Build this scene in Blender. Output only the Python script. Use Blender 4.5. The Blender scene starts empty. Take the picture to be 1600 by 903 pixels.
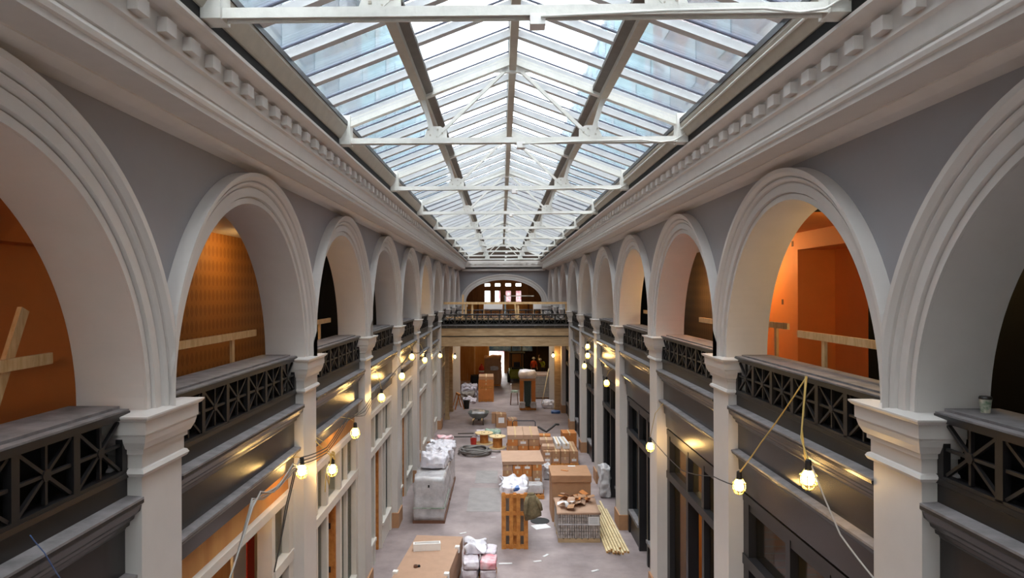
import bpy, bmesh, math, random
from mathutils import Vector, Matrix, noise
random.seed(7)
S = bpy.context.scene
COL = S.collection
R = math.radians

# ------------------------------------------------------------ camera
cam_d = bpy.data.cameras.new('camera'); cam = bpy.data.objects.new('camera', cam_d); COL.objects.link(cam)
cam_d.sensor_width = 36.0; cam_d.lens = 36.0*1067/1600
cam_d.shift_x = 35/1600; cam_d.shift_y = 3.5/1600
cam_d.clip_start = .05; cam_d.clip_end = 400
cam.matrix_world = Matrix.Translation((-0.19, 0, 7.2)) @ Matrix.Rotation(.017, 4, 'Z') @ Matrix.Rotation(math.pi/2, 4, 'X') @ Matrix.Rotation(-.003, 4, 'Z')
S.camera = cam
# ------------------------------------------------------------ sky (flat overcast) and exposure
w = bpy.data.worlds.new('overcast_sky'); S.world = w; w.use_nodes = True
bg = w.node_tree.nodes['Background']; bg.inputs[0].default_value = (1.0, .985, .97, 1); bg.inputs[1].default_value = 18.0
S.view_settings.view_transform = 'Standard'; S.view_settings.look = 'None'
S.view_settings.gamma = 1; S.view_settings.use_curve_mapping = False
S.view_settings.exposure = 0.3
# portal in the skylight opening: emits nothing, guides the sky sampling
pd = bpy.data.lights.new('skylight_portal', 'AREA'); pd.shape = 'RECTANGLE'; pd.size = 5.6; pd.size_y = 56
pd.cycles.is_portal = True
po = bpy.data.objects.new('skylight_portal', pd); COL.objects.link(po); po.location = (0, 24, 11.3)

pd2 = bpy.data.lights.new('window_portal', 'AREA'); pd2.shape = 'RECTANGLE'; pd2.size = 2.0; pd2.size_y = 2.0; pd2.cycles.is_portal = True
po2 = bpy.data.objects.new('window_portal', pd2); COL.objects.link(po2); po2.location = (-1.55, -4.35, 7.35); po2.rotation_euler = (-math.pi/2, 0, 0)
# ------------------------------------------------------------ materials
MATS = {}
def lin(c):
    return tuple(((x/255)/12.92 if x/255 <= .04045 else (((x/255)+.055)/1.055)**2.4) for x in c)
def mat(name, c, rough=.6, var=.12, scale=6.0, bump=0.0, metal=0.0, c2=None, detail=6.0, spec=.5, stretch=None):
    """principled, colour varied by object-space noise between c and c2 (or a darker c)"""
    m = bpy.data.materials.new(name); m.use_nodes = True; MATS[name] = m
    nt = m.node_tree; b = nt.nodes['Principled BSDF']
    c = lin(c); d = lin(c2) if c2 else tuple(x*(1-var*2) for x in c)
    tc = nt.nodes.new('ShaderNodeTexCoord'); n = nt.nodes.new('ShaderNodeTexNoise')
    n.inputs['Scale'].default_value = scale; n.inputs['Detail'].default_value = detail; n.inputs['Roughness'].default_value = .6
    src = tc.outputs['Object']
    if stretch:
        mp = nt.nodes.new('ShaderNodeMapping'); mp.inputs['Scale'].default_value = stretch
        nt.links.new(src, mp.inputs[0]); src = mp.outputs[0]
    nt.links.new(src, n.inputs['Vector'])
    r = nt.nodes.new('ShaderNodeValToRGB')
    r.color_ramp.elements[0].position = .32; r.color_ramp.elements[1].position = .62
    r.color_ramp.elements[0].color = (*d, 1); r.color_ramp.elements[1].color = (*c, 1)
    nt.links.new(n.outputs['Fac'], r.inputs[0]); nt.links.new(r.outputs[0], b.inputs['Base Color'])
    b.inputs['Roughness'].default_value = rough; b.inputs['Metallic'].default_value = metal
    b.inputs['Specular IOR Level'].default_value = spec
    if bump:
        bp = nt.nodes.new('ShaderNodeBump'); bp.inputs['Strength'].default_value = bump; bp.inputs['Distance'].default_value = .02
        nt.links.new(n.outputs['Fac'], bp.inputs['Height']); nt.links.new(bp.outputs[0], b.inputs['Normal'])
    return m
def emit(name, c, s):
    m = bpy.data.materials.new(name); m.use_nodes = True; MATS[name] = m
    nt = m.node_tree; nt.nodes.remove(nt.nodes['Principled BSDF'])
    e = nt.nodes.new('ShaderNodeEmission'); e.inputs[0].default_value = (*lin(c), 1); e.inputs[1].default_value = s
    nt.links.new(e.outputs[0], nt.nodes['Material Output'].inputs[0]); return m
def glass(name, tint, dirt, dirt_col, gloss=.12, scale=1.6):
    """thin pane: clear glass with a patchy scattering film and a gloss coat"""
    m = bpy.data.materials.new(name); m.use_nodes = True; MATS[name] = m
    nt = m.node_tree; nt.nodes.remove(nt.nodes['Principled BSDF'])
    tc = nt.nodes.new('ShaderNodeTexCoord'); n = nt.nodes.new('ShaderNodeTexNoise')
    n.inputs['Scale'].default_value = scale; n.inputs['Detail'].default_value = 5
    nt.links.new(tc.outputs['Object'], n.inputs['Vector'])
    mr = nt.nodes.new('ShaderNodeMapRange'); mr.inputs[1].default_value = .3; mr.inputs[2].default_value = .7
    mr.inputs[3].default_value = dirt*.55; mr.inputs[4].default_value = min(1, dirt*1.45)
    nt.links.new(n.outputs['Fac'], mr.inputs[0])
    t = nt.nodes.new('ShaderNodeBsdfTransparent'); t.inputs[0].default_value = (*lin(tint), 1)
    tl = nt.nodes.new('ShaderNodeBsdfTranslucent'); tl.inputs[0].default_value = (*lin(dirt_col), 1)
    g = nt.nodes.new('ShaderNodeBsdfGlossy'); g.inputs['Roughness'].default_value = .08; g.inputs[0].default_value = (.9, .95, 1, 1)
    m1 = nt.nodes.new('ShaderNodeMixShader'); m2 = nt.nodes.new('ShaderNodeMixShader')
    fr = nt.nodes.new('ShaderNodeFresnel'); fr.inputs[0].default_value = 1.35
    nt.links.new(mr.outputs[0], m1.inputs[0]); nt.links.new(t.outputs[0], m1.inputs[1]); nt.links.new(tl.outputs[0], m1.inputs[2])
    ml = nt.nodes.new('ShaderNodeMath'); ml.operation = 'MULTIPLY'; ml.inputs[1].default_value = gloss*6
    ml.use_clamp = True
    nt.links.new(fr.outputs[0], ml.inputs[0]); nt.links.new(ml.outputs[0], m2.inputs[0])
    nt.links.new(m1.outputs[0], m2.inputs[1]); nt.links.new(g.outputs[0], m2.inputs[2])
    nt.links.new(m2.outputs[0], nt.nodes['Material Output'].inputs[0]); return m

mat('cream', (208, 202, 198), .45, .02, 3)
mat('spandrel', (154, 151, 154), .7, .02, 2)
mat('cornice', (212, 205, 200), .5, .03, 4)
mat('steel_white', (226, 224, 218), .5, .05, 9, .25)
mat('steel_tan', (190, 182, 168), .55, .05, 6)
mat('dark_paint', (46, 42, 42), .26, .08, 5, spec=.5)
mat('dark_frame', (36, 35, 38), .4, .08, 5)
mat('iron', (30, 28, 29), .38, .1, 8)
mat('ledge_grey', (134, 128, 129), .7, .1, 5, c2=(104, 99, 100))  # lighter mottled grey for ledge tops, sills and rail caps
mat('shop_white', (218, 211, 202), .5, .03, 5)
mat('orange_paint', (222, 136, 70), .7, .03, 2)
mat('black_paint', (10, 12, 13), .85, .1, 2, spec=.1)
mat('room_cream', (226, 208, 176), .8, .03, 2)
mat('room_dark', (70, 54, 42), .9, .1, 2)
mat('plywood', (205, 152, 92), .75, .1, 1.6, c2=(178, 116, 58), stretch=(1, 1, .25))
mat('lumber', (226, 190, 140), .7, .08, 7, c2=(205, 160, 106), stretch=(3, 3, .6))
mat('pallet_wood', (206, 138, 66), .75, .1, 7, c2=(172, 102, 42))
mat('beam_wood', (186, 158, 122), .8, .1, 3, c2=(158, 128, 94), stretch=(.6, 3, 3))
mat('brown_wood', (112, 74, 54), .7, .12, 4)
mat('pole_wood', (232, 212, 170), .65, .06, 7, c2=(214, 186, 138))
mat('card', (176, 132, 98), .85, .05, 5)
mat('card_light', (182, 146, 122), .85, .05, 4)
mat('card_orange', (196, 122, 62), .85, .06, 5)
mat('tape', (206, 176, 132), .3, .04, 5)
mat('paper', (226, 222, 222), .7, .03, 12)
mat('print_grey', (120, 118, 124), .7, .05, 12)
mat('foam', (238, 234, 232), .8, .02, 9)
mat('wrap', (204, 200, 202), .2, .10, 4, .9, c2=(176, 172, 174))
mat('white_plastic', (230, 226, 232), .35, .08, 5, .5, c2=(196, 190, 200))
mat('bag_white', (224, 216, 222), .45, .08, 8, .4, c2=(196, 182, 192))
mat('bag_pink', (214, 128, 138), .5, .08, 4, .5, c2=(226, 214, 218))
mat('bag_green', (120, 150, 124), .5, .1, 6, .3, c2=(190, 196, 190))
mat('paver', (176, 164, 158), .8, .1, 8, c2=(148, 136, 130))
mat('jacket', (128, 112, 84), .9, .1, 14, .3, c2=(96, 84, 60))
mat('hose', (124, 118, 114), .6, .1, 10)
mat('spool_wood', (226, 196, 146), .7, .08, 5)
mat('red_plastic', (186, 48, 32), .4, .06, 5)
mat('red_panel', (186, 34, 26), .5, .03, 3)
mat('tray_grey', (128, 134, 134), .35, .08, 5)
mat('black_rubber', (26, 25, 26), .7, .1, 8)
mat('blue_tarp', (40, 82, 150), .45, .2, 4, .6, c2=(110, 140, 186))
mat('lime', (136, 146, 44), .45, .06, 4)
mat('skin', (196, 146, 118), .6, .04, 8)
mat('orange_vest', (226, 84, 50), .7, .05, 8)
mat('lime_vest', (176, 186, 60), .7, .05, 8)
mat('navy', (44, 48, 62), .8, .08, 8)
mat('hat_white', (232, 230, 226), .4, .02, 8)
mat('cable_grey', (170, 164, 158), .5, .06, 8)
mat('cable_dark', (52, 48, 46), .6, .06, 8)
mat('cord_yellow', (196, 166, 92), .5, .06, 8)
mat('cage', (214, 196, 110), .4, .05, 8)
mat('green_dark', (40, 58, 56), .5, .08, 5)
mat('board_grey', (150, 138, 128), .8, .08, 5)
mat('roof_grey', (110, 108, 106), .9, .08, 3)
mat('cup_paper', (214, 206, 190), .6, .2, 16, c2=(70, 110, 80))
mat('cup_lid', (40, 34, 30), .4, .05, 9)
mat('brick_red', (92, 64, 58), .9, .12, .5, c2=(56, 52, 62))
mat('brick_tan', (84, 76, 78), .9, .12, .5, c2=(56, 58, 68))
mat('tower_teal', (92, 118, 122), .7, .12, .2, c2=(62, 88, 94), spec=.2)
mat('ext_glass', (38, 46, 56), .5, .2, 1.0, spec=.2)
mat('gutter_black', (24, 23, 24), .8, .1, 4)
mat('bar_grey', (206, 206, 208), .45, .04, 6)
mat('bracket_grey', (112, 106, 100), .6, .08, 6)
mat('gasket', (70, 72, 92), .5, .05, 6)
emit('bulb_glow', (255, 206, 128), 75)
emit('bulb_soft', (255, 204, 148), 60)
glass('roof_glass', (210, 214.5, 217), .035, (180, 206, 216), .10)
glass('shop_glass', (215, 220, 220), .03, (200, 200, 200), .035)

# wallpaper: damask-like lozenges in gold brown
def wallpaper(name, a, b_):
    m = mat(name, a, .55, .03, 3); nt = m.node_tree; b = nt.nodes['Principled BSDF']
    tc = nt.nodes.new('ShaderNodeTexCoord'); sp = nt.nodes.new('ShaderNodeSeparateXYZ'); nt.links.new(tc.outputs['Object'], sp.inputs[0])
    def mth(op, i, v):
        n = nt.nodes.new('ShaderNodeMath'); n.operation = op
        for k, s in enumerate((i, v)):
            if isinstance(s, (int, float)): n.inputs[k].default_value = s
            elif s is not None: nt.links.new(s, n.inputs[k])
        return n.outputs[0]
    y = mth('MULTIPLY', sp.outputs[1], 17.0); z = mth('MULTIPLY', sp.outputs[2], 11.0)
    p = mth('MULTIPLY', mth('SINE', mth('ADD', y, z), None), mth('SINE', mth('SUBTRACT', y, z), None))
    mx = nt.nodes.new('ShaderNodeMix'); mx.data_type = 'RGBA'
    nt.links.new(mth('GREATER_THAN', p, .12), mx.inputs[0])
    mx.inputs[6].default_value = (*lin(a), 1); mx.inputs[7].default_value = (*lin(b_), 1)
    nt.links.new(mx.outputs[2], b.inputs['Base Color']); return m
wallpaper('paper_gold', (178, 120, 58), (158, 102, 46))
wallpaper('paper_brown', (104, 80, 58), (90, 68, 48))

# concrete: mottled, stained, with paler worn patches
def concrete():
    m = mat('concrete', (167, 152, 152), .6, .08, .9, .05, c2=(139, 125, 126)); nt = m.node_tree; b = nt.nodes['Principled BSDF']
    tc = nt.nodes.new('ShaderNodeTexCoord'); n = nt.nodes.new('ShaderNodeTexNoise'); n.inputs['Scale'].default_value = .35; n.inputs['Detail'].default_value = 9; n.inputs['Roughness'].default_value = .7
    nt.links.new(tc.outputs['Object'], n.inputs['Vector'])
    r = nt.nodes.new('ShaderNodeValToRGB'); r.color_ramp.elements[0].position = .38; r.color_ramp.elements[1].position = .66
    r.color_ramp.elements[0].color = (.72, .70, .69, 1); r.color_ramp.elements[1].color = (1.08, 1.06, 1.04, 1)
    nt.links.new(n.outputs['Fac'], r.inputs[0])
    mx = nt.nodes.new('ShaderNodeMix'); mx.data_type = 'RGBA'; mx.blend_type = 'MULTIPLY'; mx.inputs[0].default_value = 1
    old = b.inputs['Base Color'].links[0].from_socket
    nt.links.new(old, mx.inputs[6]); nt.links.new(r.outputs[0], mx.inputs[7]); nt.links.new(mx.outputs[2], b.inputs['Base Color'])
concrete()
mat('concrete_patch', (146, 139, 138), .6, .05, 3, c2=(132, 126, 125))
def brickwall():
    m = mat('interior_brick', (140, 86, 60), .9, .1, 3); nt = m.node_tree; b = nt.nodes['Principled BSDF']
    tc = nt.nodes.new('ShaderNodeTexCoord'); mp = nt.nodes.new('ShaderNodeMapping'); mp.inputs['Rotation'].default_value = (0, R(90), R(90))
    br = nt.nodes.new('ShaderNodeTexBrick'); br.inputs['Scale'].default_value = 2.2
    br.inputs[1].default_value = (*lin((150, 92, 62)), 1); br.inputs[2].default_value = (*lin((116, 68, 46)), 1); br.inputs[3].default_value = (*lin((120, 104, 92)), 1)
    nt.links.new(tc.outputs['Object'], mp.inputs[0]); nt.links.new(mp.outputs[0], br.inputs[0]); nt.links.new(br.outputs[0], b.inputs['Base Color'])
brickwall()

# ------------------------------------------------------------ mesh helpers
class MB:
    def __init__(s): s.v = []; s.f = []; s.sm = False
    def add(s, vs, fs):
        n = len(s.v); s.v += [tuple(p) for p in vs]; s.f += [tuple(i+n for i in q) for q in fs]; return s
    def box(s, x0, x1, y0, y1, z0, z1):
        vs = [(x, y, z) for x in (x0, x1) for y in (y0, y1) for z in (z0, z1)]
        return s.add(vs, [(0, 1, 3, 2), (4, 6, 7, 5), (0, 4, 5, 1), (2, 3, 7, 6), (0, 2, 6, 4), (1, 5, 7, 3)])
    def beam(s, p, q, w, h, up=(0, 0, 1)):
        p = Vector(p); q = Vector(q); d = (q-p).normalized(); u = Vector(up)
        if abs(d.dot(u)) > .98: u = Vector((0, 1, 0))
        a = d.cross(u).normalized()*w/2; c = a.cross(d).normalized()*h/2
        vs = [r+i*a+j*c for r in (p, q) for i in (-1, 1) for j in (-1, 1)]
        return s.add(vs, [(0, 1, 3, 2), (4, 6, 7, 5), (0, 4, 5, 1), (2, 3, 7, 6), (0, 2, 6, 4), (1, 5, 7, 3)])
    def rings(s, rs, cap=True, close=True):
        n = len(rs[0]); vs = [p for r in rs for p in r]; fs = []
        for i in range(len(rs)-1):
            for j in range(n if close else n-1):
                k = (j+1) % n; fs.append((i*n+j, i*n+k, (i+1)*n+k, (i+1)*n+j))
        if cap: fs += [tuple(range(n))[::-1], tuple(range((len(rs)-1)*n, len(rs)*n))]
        return s.add(vs, fs)
    def tube(s, pts, r, n=6, rr=None):
        pts = [Vector(p) for p in pts]; rs = []; prev = None
        for i, p in enumerate(pts):
            d = (pts[min(i+1, len(pts)-1)]-pts[max(i-1, 0)]).normalized()
            if prev is None:
                u = Vector((0, 0, 1)) if abs(d.z) < .9 else Vector((1, 0, 0)); a = d.cross(u).normalized()
            else: a = (prev-d*prev.dot(d)).normalized()
            prev = a; c = d.cross(a); q = rr[i] if rr else r
            rs.append([p+q*(math.cos(2*math.pi*k/n)*a+math.sin(2*math.pi*k/n)*c) for k in range(n)])
        s.sm = True; return s.rings(rs)
    def lathe(s, prof, n=16, c=(0, 0, 0)):
        return s.rings([[(c[0]+r*math.cos(2*math.pi*k/n), c[1]+r*math.sin(2*math.pi*k/n), c[2]+z) for k in range(n)] for r, z in prof])
    def extr(s, poly, y0, y1, closed=True):
        """polygon of (x,z) extruded along y"""
        return s.rings([[(x, y0, z) for x, z in poly], [(x, y1, z) for x, z in poly]], cap=closed, close=closed)
    def xf(s, M): s.v = [tuple(M @ Vector(p)) for p in s.v]; return s
    def mesh(s, name):
        me = bpy.data.meshes.new(name); me.from_pydata(s.v, [], s.f)
        b = bmesh.new(); b.from_mesh(me); bmesh.ops.recalc_face_normals(b, faces=b.faces); b.to_mesh(me); b.free()
        if s.sm:
            for p in me.polygons: p.use_smooth = True
        return me
    def build(s, name, m, parent=None, loc=None):
        return place(s.mesh(name), name, m, parent, loc)
def place(me, name, m=None, parent=None, loc=None, rot=None):
    if m and not me.materials: me.materials.append(MATS[m])
    o = bpy.data.objects.new(name, me); COL.objects.link(o); o.parent = parent
    if loc: o.location = loc
    if rot: o.rotation_euler = rot
    return o
def B(*a): return MB().box(*a)
def thing(name, label, cat, loc=(0, 0, 0), rz=0, group=None):
    o = bpy.data.objects.new(name, None); COL.objects.link(o); o.location = loc; o.rotation_euler = (0, 0, rz); o.empty_display_size = .2
    o['label'] = label; o['category'] = cat
    if group: o['group'] = group
    return o
def tag(o, label, cat, group=None):
    o['label'] = label; o['category'] = cat
    if group: o['group'] = group
    return o
def struct(o, label=None):
    o['kind'] = 'structure'
    if label: o['label'] = label
    return o
def smesh(name, label):
    o = bpy.data.objects.new(name, None); COL.objects.link(o); o['kind'] = 'structure'; o['label'] = label; return o
def lump(sx, sy, sz, amp, seed, cuts=7, freq=3.0, squash=0.0):
    """crumpled box sitting on z=0"""
    b = bmesh.new(); bmesh.ops.create_cube(b, size=1); bmesh.ops.subdivide_edges(b, edges=b.edges[:], cuts=cuts, use_grid_fill=True)
    m = MB()
    for v in b.verts:
        p = v.co.copy()
        if squash:
            l = max(abs(p.x), abs(p.y), abs(p.z)); sph = p.normalized()*.5*1.18; p = p.lerp(sph, squash)
        q = Vector((p.x*sx, p.y*sy, (p.z+.5)*sz))
        if v.co.z > -.49:
            nv = noise.noise_vector(q*freq+Vector((seed*7.3, seed*3.1, seed)))
            q += nv*amp
        q.z = max(q.z, 0); v.co = q
    b.verts.ensure_lookup_table()
    m.v = [tuple(v.co) for v in b.verts]; m.f = [tuple(v.index for v in f.verts) for f in b.faces]; b.free(); m.sm = True
    return m

A = 3.40; BAY = 4.933; T = .62; SPR = 6.13; RI = 2.20
CY = {-1: [6.355+BAY*k for k in range(-2, 10)], 1: [6.225+BAY*k for k in range(-2, 10)]}
Y0, YE = -4.0, 51.3; YB = 60.0
ORD = ['behind the camera', 'nearest', 'second', 'third', 'fourth', 'fifth', 'sixth', 'seventh', 'eighth', 'ninth', 'tenth']

# ============================================================ SETTING
floor = struct(B(-8.3, 8.3, Y0, YB+2, -.3, 0).build('floor', 'concrete'), 'stained grey concrete floor of the arcade')
B(-1.35, -.25, 22.3, 25.0, 0, .004).build('patch', 'concrete_patch', floor)
B(-1.2, -.35, 25.6, 27.4, 0, .004).build('patch', 'concrete_patch', floor)

# ---- arcade walls with arches
ARCH_PROF = [(2.20, .0), (2.20, .025), (2.27, .025), (2.275, .005), (2.285, .005), (2.29, .055), (2.395, .055), (2.40, .035), (2.41, .035), (2.425, .075), (2.45, .095), (2.465, .095), (2.47, .07), (2.48, .07), (2.49, .11), (2.53, .15), (2.58, .155), (2.585, -.02)]
NA = 56
def arch_meshes(s):
    hb = BAY/2
    ang = [math.pi*i/NA for i in range(NA+1)]
    # archivolt, local: y along wall, z from spring, x towards hall is -s
    rs = []
    for a in ang:
        rs.append([(-s*p, max(-hb, min(hb, r*math.cos(a))), r*math.sin(a)) for r, p in ARCH_PROF])
    arch = MB().rings(rs, cap=False, close=False).mesh('archivolt')
    rv = MB().rings([[(x*s, RI*math.cos(a), RI*math.sin(a)) for x in (0, T)] for a in ang], cap=False, close=False)
    rev = rv.mesh('arch_reveal')
    for me in (arch, rev):
        for p in me.polygons: p.use_smooth = False
    return arch, rev
def capital_mesh(s):
    # local: origin pier centre at spring level, x towards hall negative*s ; stacked rectangles (offset, z)
    prof = [(.0, -.56), (.045, -.55), (.065, -.52), (.045, -.49), (.02, -.48), (.02, -.36), (.05, -.35), (.05, -.31), (.075, -.30), (.11, -.24), (.125, -.19), (.125, -.17), (.14, -.165), (.14, -.05), (.165, -.04), (.19, -.015), (.19, 0), (.02, .012)]
    rs = []
    for o, z in prof:
        xo = -s*(.03+o*.78); yo = .375+o
        rs.append([(xo, -yo, z), (xo, yo, z), (s*.5, yo, z), (s*.5, -yo, z)])
    return MB().rings(rs).mesh('capital')
def star_mesh():
    m = MB(); W2, H = .275, .43
    c = (0, 0, H/2)
    for q in ((0, -W2, 0), (0, -W2, H), (0, W2, 0), (0, W2, H), (0, 0, 0), (0, 0, H), (0, -W2, H/2), (0, W2, H/2)):
        m.beam(c, q, .026, .03, (1, 0, 0))
    m.xf(Matrix.Identity(4)); n = 8
    m.rings([[(x, .045*math.cos(2*math.pi*k/n), H/2+.045*math.sin(2*math.pi*k/n)) for k in range(n)] for x in (-.024, .024)])
    return m.mesh('star_panel')
STAR = star_mesh(); POST = B(-.03, .03, -.04, .04, 0, .47).mesh('post')
def balustrade(label, loc, rz, length, npan, group):
    t = thing('balustrade', label, 'railing', loc, rz, group)
    pit = length/npan
    B(-.045, .075, -length/2-.06, length/2+.06, .47, .53).build('top_rail', 'iron', t)
    B(-.035, .05, -length/2-.06, length/2+.06, .53, .545).build('rail_cap', 'ledge_grey', t)
    B(-.03, .05, -length/2-.06, length/2+.06, -.035, .02).build('bottom_rail', 'iron', t)
    for i in range(npan):
        o = place(STAR, 'star_panel', 'iron', t, (0, -length/2+pit*(i+.5), .03)); o.scale = (1, pit/.64, 1)
    for i in range(npan+1): place(POST, 'post', 'iron', t, (0, -length/2+pit*i, 0))
    return t

cols_view = {-1: 'left', 1: 'right'}
GLABEL = {
 -1: ['', 'at the left edge of the photo, under the crossed timbers', 'in front of the gold wallpaper', 'under the black left arch with a timber rail', 'fourth from the camera on the left side', 'fifth from the camera on the left side', 'sixth from the camera on the left side', 'seventh from the camera on the left side', 'eighth on the left side, beyond the bridge', 'ninth on the left side, beyond the bridge', 'tenth on the left side, against the end wall'],
 1: ['', 'at the right edge of the photo, below the paper cup', 'in front of the orange room', 'in front of the brown wallpaper', 'fourth from the camera on the right side', 'fifth from the camera on the right side', 'sixth from the camera on the right side', 'seventh from the camera on the right side', 'eighth on the right side, beyond the bridge', 'ninth on the right side, beyond the bridge', 'tenth on the right side, against the end wall']}
ENT = {}
for s, side in ((-1, 'left'), (1, 'right')):
    hb = BAY/2; ys = CY[s]
    m = MB(); ztop = 9.3; x0 = s*A; x1 = s*(A+T)
    NP = 40
    ends = [Y0] + [] ; 
    for i in range(len(ys)-1):
        yc = (ys[i]+ys[i+1])/2
        for x in (x0, x1):
            rs = []
            for k in range(NP+1):
                a = math.pi*k/NP; y = RI*math.cos(a); z = RI*math.sin(a)
                # outer boundary point on rectangle
                yo = max(-hb, min(hb, y*hb/RI*1.0)) if k not in (0, NP) else (hb if k == 0 else -hb)
                rs.append([(x, yc+y, SPR+z), (x, yc+yo, ztop)])
            m.rings(rs, cap=False, close=False)
            # pier strips at the sides of the arch
            for sg in (1, -1):
                m.add([(x, yc+sg*RI, SPR), (x, yc+sg*hb, SPR), (x, yc+sg*hb, ztop)], [(0, 1, 2)])
    m.box(min(x0, x1), max(x0, x1), Y0-.2, ys[0], 0, ztop)
    m.box(min(x0, x1), max(x0, x1), ys[-1], YE+.6, SPR-.7, ztop)
    wall = struct(m.build('wall_'+side, 'spandrel'), 'grey upper arcade wall on the '+side+' with a row of round arches')
    am, rm = arch_meshes(s); cm = capital_mesh(s)
    shaft = MB().box(min(s*-.03, s*.34), max(s*-.03, s*.34), -.375, .375, 0, SPR-.55).mesh('pilaster')
    upper = MB().box(min(0, s*T), max(0, s*T), -(hb-RI), hb-RI, SPR-.75, SPR+.02).mesh('pier_jamb')
    guard = MB().box(min(s*-.07, s*.3), max(s*-.07, s*.3), -.42, .42, 0, .45).mesh('base_guard')
    for i, y in enumerate(ys):
        p = place(shaft, 'pilaster', 'cream', wall, (s*A, y, 0))
        place(cm, 'capital', 'cream', p, (0, 0, SPR))
        if i > 1: place(guard, 'base_guard', 'brown_wood' if i % 2 else 'card', p)
        place(upper, 'pier_jamb', 'cream', wall, (s*A, y, 0))
    for i in range(len(ys)-1):
        yc = (ys[i]+ys[i+1])/2
        place(am, 'archivolt', 'cream', wall, (s*A, yc, SPR))
        place(rm, 'arch_reveal', 'cream', wall, (s*A, yc, SPR))
        # ---- dark panelled band under the gallery, one per bay
        ya, yb = ys[i]+.375, ys[i+1]-.375
        X = lambda v: s*v
        prof = [(3.80, 5.62), (3.47, 5.62), (3.46, 5.58), (3.50, 5.56), (3.50, 5.405), (3.80, 5.405)]
        e = MB().extr([(X(a), b) for a, b in prof], ya, yb).build('entablature', 'iron', wall)
        prof = [(3.80, 5.375), (3.35, 5.375), (3.35, 5.345), (3.37, 5.325), (3.385, 5.27), (3.43, 5.23), (3.44, 5.20), (3.475, 5.17), (3.48, 5.14), (3.51, 5.12), (3.52, 5.10), (3.52, 4.72), (3.80, 4.72)]
        MB().extr([(X(a), b) for a, b in prof], ya, yb).build('frieze', 'dark_paint', e)
        prof = [(3.80, 5.405), (3.50, 5.405), (3.35, 5.395), (3.35, 5.375), (3.80, 5.375)]
        MB().extr([(X(a), b) for a, b in prof], ya, yb).build('ledge', 'ledge_grey', e)
        prof = [(3.80, 4.72), (3.52, 4.72), (3.41, 4.705), (3.41, 4.68), (3.80, 4.68)]
        MB().extr([(X(a), b) for a, b in prof], ya, yb).build('ledge', 'ledge_grey', e)
        zb = 4.36 if s < 0 else 4.08
        prof = [(3.80, 4.68), (3.415, 4.68), (3.42, 4.655), (3.47, 4.63), (3.50, 4.58), (3.52, 4.56), (3.53, 4.40), (3.56, 4.38), (3.58, zb), (3.80, zb)]
        MB().extr([(X(a), b) for a, b in prof], ya, yb).build('fascia', 'dark_paint', e)
        # parapet behind the railing with its sill
        q = .1
        B(min(X(3.66), X(3.95)), max(X(3.66), X(3.95)), ya-q, yb+q, 5.40, 6.15).build('parapet', 'black_paint', e)
        B(min(X(3.60), X(4.06)), max(X(3.60), X(4.06)), ya-.06, yb+.06, 6.15, 6.185).build('sill', 'ledge_grey', e)
        ENT[(s, i)] = (ya, yb)
        if i >= 1:
            balustrade('black star railing '+GLABEL[s][i], (X(3.505), yc, 5.63), 0 if s > 0 else math.pi, yb-ya-.16, 6, 'black star railings along both galleries')

# ---- cornices with dentils
for n, (s, side) in enumerate(((-1, 'left'), (1, 'right'))):
    prof = [(3.45, 8.72), (3.38, 8.74), (3.30, 8.77), (3.24, 8.80), (3.20, 8.82), (3.20, 8.835), (2.90, 8.835), (2.90, 8.885), (2.875, 8.895), (2.865, 8.93), (2.87, 8.955), (2.905, 8.965), (2.905, 8.985), (2.885, 8.99), (2.86, 9.14), (2.83, 9.16), (2.83, 9.185), (2.855, 9.195), (2.855, 9.375), (2.80, 9.385), (2.76, 9.40), (2.715, 9.42), (2.69, 9.44), (2.69, 9.475), (3.45, 9.475)]
    c = MB().extr([(s*a, b) for a, b in prof], Y0, YE).build('trim_%d' % (n+1), 'cornice')
    struct(c, 'long cream cornice with dentils below the skylight, '+side+' side')
    den = B(min(-.075*s, .01*s), max(-.075*s, .01*s), -.085, .085, -.06, .055).mesh('dentil')
    y = -1.9+(.1 if s > 0 else 0)
    while y < YE-.3:
        place(den, 'dentil', 'cornice', c, (s*2.855, y, 9.285)); y += .426
# end cornice over the far wall and near wall
c = struct(B(-2.9, 2.9, YE-.5, YE, 9.0, 9.475).build('trim_3', 'cornice'), 'cream cornice across the far end wall')
for i in range(13): B(-2.62+i*.426, -2.42+i*.426, YE-.58, YE-.49, 9.22, 9.35).build('dentil', 'cornice', c)
B(-3.1, 3.1, YE-.3, YE, 8.72, 8.86).build('moulding', 'cornice', c)

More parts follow.
